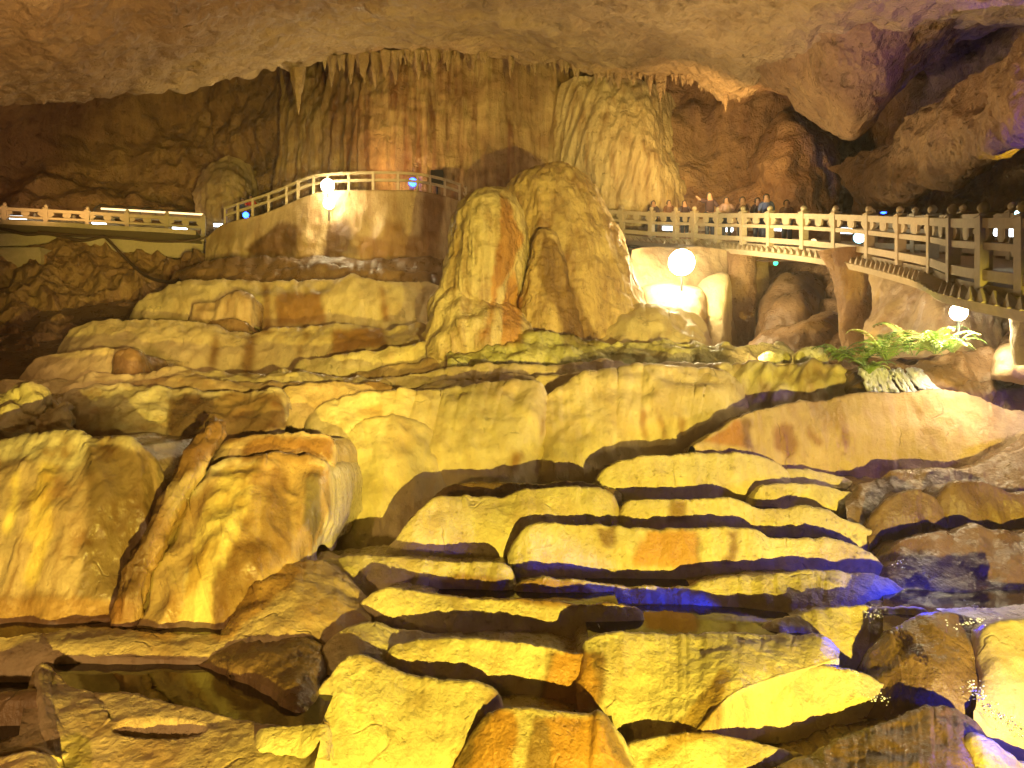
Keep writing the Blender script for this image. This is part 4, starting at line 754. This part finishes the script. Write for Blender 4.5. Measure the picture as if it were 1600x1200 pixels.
for a in ((28,340,37.2,.75,'small white lamp at the far left of the left walkway'),(155,348,37.6,.62,'small white lamp below the left end of the glazed canopy'),(281,356,38.0,.68,'small white lamp below the right end of the glazed canopy'),(341,352,38.0,.4,'small white lamp where the left walkway meets the ramp')): tube_lamp(*a)
for a in ((1045,357,31.4,.5,'farthest small white lamp, just above the largest floodlight'),(1139,359,28.6,.26,'small round white lamp left of the straight pillar top'),(1213,357,25.6,.34,'small white lamp between the two footbridge pillars'),(1322,361,22.4,.36,'small white lamp beside the cold round spotlight'),(1570,363,13.8,.34,'small white lamp at the near right end of the footbridge')): tube_lamp(*a)
def led(px,py,Y,r,m,label,cat='lamp'):
    e=empty('spotlight',pt(px,py,Y)); tag(e,label,cat)
    bm=bmesh.new(); bmesh.ops.create_uvsphere(bm,u_segments=16,v_segments=10,radius=r); obj('lens',bm,M[m],e,True)
    bm=bmesh.new(); cyl(bm,(0,r*.3,0),(0,r*1.6,0),r*1.15,r*.7); obj('housing',bm,M['black'],e)
led(1343,371,22.2,.16,'cyan','cold round spotlight behind the middle of the near railing')
led(1590,333,14.5,.05,'cyan','tiny cold lamp above the railing at the right edge')
led(1212,411,26.5,.08,'green','small green lamp under the deck right of the straight pillar')
led(1271,378,24.2,.10,'warmline','small yellow lamp behind the railing right of the straight pillar')
led(1381,326,27,.18,'blue','vivid blue lamp on the rock behind the right footbridge')
led(384,336,35.0,.14,'blue','small blue lamp at the foot of the ramp beside the person in red')
led(645,285,35.3,.20,'blue','blue lamp behind the platform railing left of the speaker')

# ---- stalactites
def cone(L_,r,sd):
    n=14; nv=14; th=np.linspace(0,2*math.pi,n,endpoint=False); z=np.linspace(0,1,nv)
    rr=r*(1-z)**.75*(1+.25*perlin(np.stack([z*4,z*0+sd,z*0],-1)))+.004
    x=.12*r*perlin(np.stack([z*2,z*0,z*0+sd],-1))*4*z
    V=np.stack([x[:,None]+rr[:,None]*np.cos(th)[None]*(1+.15*np.cos(3*th+sd)),rr[:,None]*np.sin(th)[None]+0*x[:,None],-(z[:,None]*L_)+0*th[None]],-1)
    return V
base=[]
liny=lambda px,k: float(np.interp(px,[a for a,b,c in lip],[c if k else b for a,b,c in lip]))
for k in range(8):
    V=cone(1.0,.16,k*3.7); o=grid_mesh('stalactite',V,M['ceil'],closed_u=True); base.append(o)
used=set()
spots=[]
for i in range(165):
    px=rng.uniform(505,1165); 
    big = rng.uniform()<.12
    ln=(rng.uniform(.7,1.5) if big else rng.uniform(.2,.65))*(1.0 if px<900 else .8)
    spots.append((px,ln))
for px,ln in [(462,1.2),(466,1.9),(458,.9),(472,1.1),(520,1.0),(536,.8),(590,.9),(602,1.2),(612,.8),(700,.9),(740,1.0)]: spots.append((px,ln))
where=['over the streaked drapery','over the pale curtain','over the right footbridge']
for i,(px,ln) in enumerate(spots):
    j=i%8
    o=base[j] if j not in used else base[j].copy()
    if j in used: link(o)
    used.add(j)
    Y=liny(px,1)+rng.uniform(-.6,.5); pz=CZ+Y*(600-liny(px,0))/F+.18+ (0.1*rng.uniform())
    if px<480: pz-=.15
    o.location=((px-800)/F*Y,Y,pz); s=ln; o.scale=(s**.6*rng.uniform(.8,1.5),s**.6,s); o.rotation_euler=(0,0,rng.uniform(0,6))
    reg='hanging alone at the left end of the ceiling fringe' if px<480 else 'in the ceiling fringe '+where[0 if px<870 else 1 if px<1060 else 2]
    tag(o,'short pointed stalactite '+reg,'stalactite','stalactites '+reg)

# ---- people behind the railings
def person(px,Y,rz,shirt,trousers,label,pose='stand',h=1.66,deck=None,hairlong=False):
    z0=deck; X=(px-800)/F*Y
    e_loc=Vector((X,Y,z0)); s=h/1.7
    J=dict(pel=(0,0,.93),ch=(0,0,1.22),nk=(0,0,1.42),hd=(0,-.01,1.52),top=(0,0,1.68),
      ls=(.17,0,1.38),le=(.24,.02,1.12),lh=(.22,-.08,.88),rs=(-.17,0,1.38),re=(-.24,.02,1.12),rh=(-.22,-.08,.88),
      lhip=(.09,0,.88),lk=(.10,-.02,.48),la=(.10,.01,.08),lf=(.10,-.14,.04),rhip=(-.09,0,.88),rk=(-.10,-.02,.48),ra=(-.10,.01,.08),rf=(-.10,-.14,.04))
    if pose=='lean': J.update(le=(.28,-.14,1.14),lh=(.14,-.32,1.04),re=(-.28,-.14,1.14),rh=(-.12,-.32,1.04))
    if pose=='reach': J.update(re=(-.42,-.10,1.42),rh=(-.60,-.20,1.52),le=(.30,-.10,1.16),lh=(.30,-.30,1.10))
    if pose=='phone': J.update(le=(.25,-.18,1.18),lh=(.08,-.28,1.44),re=(-.25,-.18,1.18),rh=(-.07,-.28,1.44))
    R=dict(pel=.135,ch=.15,nk=.055,hd=.085,top=.07,ls=.07,le=.045,lh=.035,rs=.07,re=.045,rh=.035,lhip=.1,lk=.065,la=.045,lf=.04,rhip=.1,rk=.065,ra=.045,rf=.04)
    E=[('pel','ch'),('ch','nk'),('nk','hd'),('hd','top'),('nk','ls'),('ls','le'),('le','lh'),('nk','rs'),('rs','re'),('re','rh'),('pel','lhip'),('lhip','lk'),('lk','la'),('la','lf'),('pel','rhip'),('rhip','rk'),('rk','ra'),('ra','rf')]
    def skin(name,keys,edges,grow,m,parent=None):
        ks=list(keys); me=bpy.data.meshes.new(name); me.from_pydata([Vector(J[k])*s for k in ks],[(ks.index(a),ks.index(b)) for a,b in edges],[])
        o=bpy.data.objects.new(name,me); link(o,parent); o.modifiers.new('s','SKIN'); sv=me.skin_vertices[0].data
        for i,k in enumerate(ks): sv[i].radius=((R[k]+grow)*s,)*2
        sv[0].use_root=True; ss=o.modifiers.new('d','SUBSURF'); ss.levels=1; ss.render_levels=2; me.materials.append(m)
        return o
    b=skin('person',J.keys(),E,0,M['skin']); b.location=e_loc; b.rotation_euler=(0,0,rz); tag(b,label,'person')
    skin('shirt',['ch','pel','nk','ls','le','rs','re'],[('ch','pel'),('ch','nk'),('nk','ls'),('ls','le'),('nk','rs'),('rs','re')],.022,shirt,b)
    skin('trousers',['pel','lhip','lk','la','rhip','rk','ra'],[('pel','lhip'),('lhip','lk'),('lk','la'),('pel','rhip'),('rhip','rk'),('rk','ra')],.018,trousers,b)
    bm=bmesh.new(); bmesh.ops.create_uvsphere(bm,u_segments=16,v_segments=10,radius=.112*s)
    for v in bm.verts:
        v.co.z*=1.12
        if v.co.y<-.02*s and v.co.z<.045*s: v.co.y=-.02*s
        if hairlong and v.co.z<0: v.co.z*=2.2
    bmesh.ops.translate(bm,verts=bm.verts,vec=(0,.022*s,1.60*s)); obj('hair',bm,M['hair'],b,True)
    bm=bmesh.new(); cyl(bm,(0,-.085*s,1.565*s),(0,-.115*s,1.55*s),.018*s,.008*s,8); obj('nose',bm,M['skin'],b,True)
cl_=lambda n,c: plain(n,c,.8,bump=.1)
K=dict(dark=cl_('dark_shirt',(.06,.03,.04)),red=cl_('red_jacket',(.55,.03,.015)),pink=cl_('pale_shirt',(.5,.32,.30)),blue=cl_('blue_shirt',(.07,.09,.22)),brown=cl_('brown_shirt',(.20,.10,.06)),jean=cl_('dark_trousers',(.03,.035,.06)))
def dz(px): 
    i=[a for a,b,c in RP][::-1]; return CZ+float(np.interp(px,i,[Y*(600-y)/F for a,y,Y in RP][::-1]))
for px,Yo,sh,lab,pose,h,lg in ((1106,.45,'dark','man in a dark red shirt holding one arm out above the railing','reach',1.80,0),(1132,.5,'pink','long-haired person in a pale top leaning on the railing beside the man in dark red','lean',1.62,1),
    (1153,1.2,'brown','person in brown standing just left of the straight pillar, face to the railing','phone',1.76,0),(1178,1.0,'dark','person in dark clothes standing right above the straight pillar','stand',1.66,0),(1194,.6,'blue','person in a blue shirt standing between the straight pillar and the tapering one','stand',1.68,0),
    (1015,1.0,'dark','dark figure farthest along the footbridge, near the tall dome','stand',1.62,0),(1040,.9,'brown','brown-shirted figure second farthest along the footbridge','lean',1.62,0),(1064,.9,'dark','dark-shirted figure above the largest floodlight','lean',1.6,1),(1222,1.2,'brown','short person in brown left of the dark hollow','stand',1.6,0)):
    Yp=float(np.interp(px,[a for a,b,c in RP][::-1],[c for a,b,c in RP][::-1]))+Yo*.9
    person(px+Yo*6,Yp,0.15*((px%3)-1),K[sh],K['jean'],lab,pose,h,dz(px),bool(lg))
person(392,35.3,.3,K['red'],K['jean'],'person in a red jacket at the foot of the platform ramp','lean',1.5,CZ+35*(600-351)/F-.1)
person(379,35.6,-.3,K['blue'],K['jean'],'person in blue beside the red jacket at the foot of the ramp','stand',1.5,CZ+35*(600-353)/F-.1)

# ---- ferns by the lamp
def fern(px,py,Y,n,ln,label,seed):
    r=random.Random(seed); o=pt(px,py,Y); e=empty('fern',o); tag(e,label,'fern')
    for k in range(n):
        az=r.uniform(0,2*math.pi); L_=ln*r.uniform(.7,1.15); el=r.uniform(.7,1.25); bm=bmesh.new(); pts=[]
        p=Vector((0,0,0)); 
        for i in range(15):
            t=i/14; a=el-t*t*r.uniform(1.5,1.9); p=p+Vector((math.cos(az)*math.cos(a),math.sin(az)*math.cos(a),math.sin(a)))*L_/14; pts.append(p.copy())
        tube(bm,pts,.006,5); side=Vector((-math.sin(az),math.cos(az),0))
        for i in range(2,15):
            w=.30*L_*math.sin(math.pi*min(1,(i+1)/15.5))**.8*.55; d=(pts[i]-pts[i-1]).normalized()
            for sg in (-1,1):
                tip=pts[i]+side*sg*w+d*w*.4-Z*w*.25; m_=pts[i].lerp(tip,.45); ww=L_*.024
                vs=[bm.verts.new(x) for x in (pts[i],m_+d*ww,tip,m_-d*ww)]; bm.faces.new(vs)
        obj('frond',bm,M[r.choice(['fern','fern','fern_dark','fern_pale','fern_dry'] if k%3 else ['fern_dark','fern'])],e)
for i,(a,b,Y,n,l,lab) in enumerate(((1312,566,15.2,16,.62,'small fern at the left end of the fern row, beside the moss cushions'),(1345,572,14.8,22,.72,'bushy low fern right of the small fern'),(1385,566,14.7,20,.95,'fern with tall pale arching fronds below the tapering pillar'),(1428,560,14.6,8,1.1,'sparse fern with one long arching frond, left of the brightest fern'),(1462,556,14.3,30,.85,'brightest fern, directly under the dazzling fern lamp'),(1490,553,14.2,16,.60,'small leafy fern at the right end of the fern row'),(1358,586,14.2,18,.50,'low fern hanging over the edge above the small waterfall'))): fern(a,b,Y,n,l,lab,i)
def cushion(px,py,Y,w,h,lab):
    n=46;nv=26; th=np.linspace(0,2*math.pi,n,endpoint=False); ph=np.linspace(0.02,math.pi*.62,nv)
    d=np.stack([np.sin(ph)[:,None]*np.cos(th)*w,np.sin(ph)[:,None]*np.sin(th)*w*.7,np.cos(ph)[:,None]*h+0*th],-1)
    V=d*(1+.12*fbm(d*5+px,3)[...,None]+.05*perlin(d*22)[...,None]); o=grid_mesh('moss_cushion',V,M['moss'],closed_u=True); o.location=pt(px,py,Y); tag(o,lab,'moss','moss cushions left of the ferns')
cushion(1268,562,16.2,.36,.28,'rounded moss cushion next to the small fern'); cushion(1212,562,16.6,.34,.22,'rounded moss cushion at the right end of the long mossy ledge')
# ---- small waterfall: ropes of white water over the dark rock
e=empty('waterfall',pt(1400,612,14)); tag(e,'short white waterfall in two broad strands under the ferns','waterfall'); o=e.location.copy()
r=random.Random(5)
for k in range(44):
    u=k/43; 
    if .42<u<.50 or .70<u<.78: continue
    a=1345+u*92+r.uniform(-3,3); b_=1358+u*112+r.uniform(-6,6); w_=r.uniform(.018,.045); y0=581+r.uniform(-2,4)
    c=crv([pt(a-2,y0-2,15.1),pt(a,y0,14.85),pt(a*.6+b_*.4+r.uniform(-2,2),595,14.6),pt(b_,614+r.uniform(-5,4),14.3)],16); bm=bmesh.new(); tube(bm,[x+Vector((r.gauss(0,.012),r.gauss(0,.012),r.gauss(0,.012)))-o for x in c],w_,7)
    for v in bm.verts: v.co+=Vector((r.gauss(0,.006),r.gauss(0,.006),r.gauss(0,.006)))
    obj('water_strand',bm,M['foam'],e,True)
# white foam bubbles where the water runs at the right
bm=bmesh.new(); r=random.Random(3)
def beads(line,n,sp,rad):
    for k in range(n):
        t=r.random(); i=min(int(t*(len(line)-1)),len(line)-2); f=t*(len(line)-1)-i; a=np.array(line[i])*(1-f)+np.array(line[i+1])*f
        p=pt(a[0]+r.gauss(0,sp),a[1]+r.gauss(0,sp*.6),a[2]); q=rad*r.uniform(.4,1.2); M4=Matrix.Translation(p)@Matrix.Scale(r.uniform(.5,1),4,(0,0,1))
        bmesh.ops.create_icosphere(bm,subdivisions=1,radius=q,matrix=M4)
beads([(1514,1070,7.15),(1530,1085,7.0),(1550,1110,6.75),(1575,1130,6.55),(1600,1150,6.4)],170,7,.011)
beads([(1485,975,8.1),(1515,972,8.15),(1535,965,8.2)],30,6,.011); beads([(1345,960,8.7),(1375,958,8.75)],50,9,.008); beads([(1400,875,9.6),(1412,885,9.5)],14,6,.009)
beads([(1335,1050,7.9),(1330,1048,7.9)],8,4,.01); beads([(1510,945,8.9),(1535,948,8.9)],18,6,.010); beads([(1360,1090,7.3),(1385,1093,7.3)],24,7,.010)
q=obj('water_foam',bm,M['foam'],None,True); tag(q,'scattered white foam beads on the wet rocks at the right','foam',kind='stuff')
# ================================================================ LIGHT AND CAMERA
def lamp(name,typ,loc,color,E,target=None,size=.1,angle=60,blend=.5):
    l=bpy.data.lights.new(name,typ); l.color=color; l.energy=E
    if typ!='SUN': l.shadow_soft_size=size
    if typ=='SPOT': l.spot_size=math.radians(angle); l.spot_blend=blend
    o=bpy.data.objects.new(name,l); link(o); o.location=loc
    if target is not None: o.rotation_euler=(Vector(target)-Vector(loc)).to_track_quat('-Z','Y').to_euler()
    return o
def L(px,py,Y): return tuple(P(px,py,Y))
lamp('flood_yellow','SPOT',(3.9,-6.5,.7),(1,.78,.10),27000,L(905,940,10),.07,51,.2)
lamp('flood_warm','SPOT',(-3.5,-2.5,4.6),(1,.46,.14),220,L(700,800,12),.25,110,.5)
lamp('flood_left','SPOT',(-4,-.5,2.6),(1,.62,.26),1900,L(130,850,11),.10,60,.6)
lamp('flood_upper','SPOT',(1.5,-1.2,3.6),(1,.74,.16),19000,L(400,450,26),.08,28,.7)
lamp('flood_dome','SPOT',(4,-.5,2.4),(1,.70,.24),8500,L(860,400,22),.08,26,.7)
lamp('flood_ceiling','SPOT',(-7,12,4.5),(1,.60,.25),2900,L(150,90,21),.3,110,.8)
lamp('flood_ceiling_right','SPOT',(5,14,5),(1,.52,.20),330,L(1250,60,24),.3,80,.7)
lamp('platform_light','POINT',L(512,292,32.2),(1,.72,.34),700,size=.25)
lamp('platform_wash','SPOT',L(560,302,33.4),(1,.54,.18),900,L(690,150,36),.3,120,.9)
lamp('bridge_light','POINT',L(1065,408,23.0),(1,.78,.42),600,size=.3)
lamp('fern_light','POINT',L(1498,494,13.8),(1,.85,.55),420,size=.15)
lamp('bridge_wash','SPOT',L(1150,560,16.5),(1,.66,.26),600,L(1330,380,19),.1,110,.5)
lamp('wall_right','SPOT',L(1105,250,26),(1,.60,.21),2600,L(1125,195,37),.5,95,.9)
lamp('wall_left','SPOT',L(60,300,33),(1,.55,.22),700,L(120,250,42),.4,150,.9)
lamp('wall_lower_left','SPOT',L(60,640,21),(1,.56,.22),3200,L(100,460,33),.3,110,.8)
lamp('blue_lamp','POINT',L(1440,893,9.7),(.0,.02,1),40,size=.06)
lamp('blue_lamp_pool','SPOT',L(1385,1012,8.4),(.0,.02,1),300,L(1200,1022,8.5),.05,80,.6)
lamp('blue_lamp_step','SPOT',L(1430,884,10.75),(.0,.02,1),800,L(1150,884,10.75),.05,50,.6)
lamp('blue_lamp_ledge','SPOT',L(1225,960,9.3),(.0,.02,1),300,L(1080,958,9.85),.05,45,.6)
lamp('blue_lamp_rim','SPOT',L(1402,822,11.75),(.0,.02,1),600,L(1200,816,11.75),.05,50,.6)
lamp('yellow_spot','SPOT',L(1615,290,18),(1,.8,.04),160,L(1570,225,19),.05,45,.6)
lamp('blue_lamp_corner','POINT',L(1590,1120,6.9),(.0,.02,1),25,size=.05)
lamp('blue_lamp_side','SPOT',(9.5,8.6,2.4),(.03,.02,1),260,L(1480,880,10),.1,70,.7)
lamp('violet_lamp','SPOT',(11.5,9.5,4.6),(.16,.06,1),600,L(1600,620,13),.15,60,.7)
lamp('blue_lamp_high','SPOT',L(1750,330,14),(.1,.03,1),1300,L(1620,80,17),.15,60,.6)
lamp('blue_lamp_gallery','POINT',L(1380,318,27),(.02,.05,1),300,size=.1)
w=bpy.data.worlds.new("World"); SC.world=w; w.use_nodes=True
bg=w.node_tree.nodes['Background']; bg.inputs[0].default_value=(.9,.5,.22,1); bg.inputs[1].default_value=.009
hz=bpy.data.materials.new('haze'); hz.use_nodes=True; hn=hz.node_tree; hn.nodes.clear(); ho=hn.nodes.new('ShaderNodeOutputMaterial'); hv=hn.nodes.new('ShaderNodeVolumePrincipled')
hv.inputs['Color'].default_value=(1,.93,.82,1); hv.inputs['Density'].default_value=.0019; hv.inputs['Anisotropy'].default_value=.72; hn.links.new(hv.outputs[0],ho.inputs['Volume'])
bm=bmesh.new(); bmesh.ops.create_cube(bm,size=1.0)
for v in bm.verts: v.co=Vector((v.co.x*90,v.co.y*70+23,v.co.z*36+9))
tag(obj('haze',bm,hz),kind='stuff')
cam=bpy.data.cameras.new('camera'); co=bpy.data.objects.new('camera',cam); link(co); co.location=(0,0,CZ); co.rotation_euler=(math.pi/2,0,0)
cam.sensor_width=36; cam.lens=27; cam.clip_end=500; cam.clip_start=.05; SC.camera=co
SC.view_settings.view_transform='Standard'; SC.view_settings.look='None'; SC.view_settings.exposure=0; SC.view_settings.gamma=1
SC.cycles.volume_bounces=0; SC.cycles.max_bounces=4; SC.cycles.diffuse_bounces=2; SC.cycles.use_adaptive_sampling=True; SC.cycles.adaptive_threshold=.05; SC.cycles.use_denoising=True
try: SC.cycles.denoiser='OPENIMAGEDENOISE'
except Exception: pass
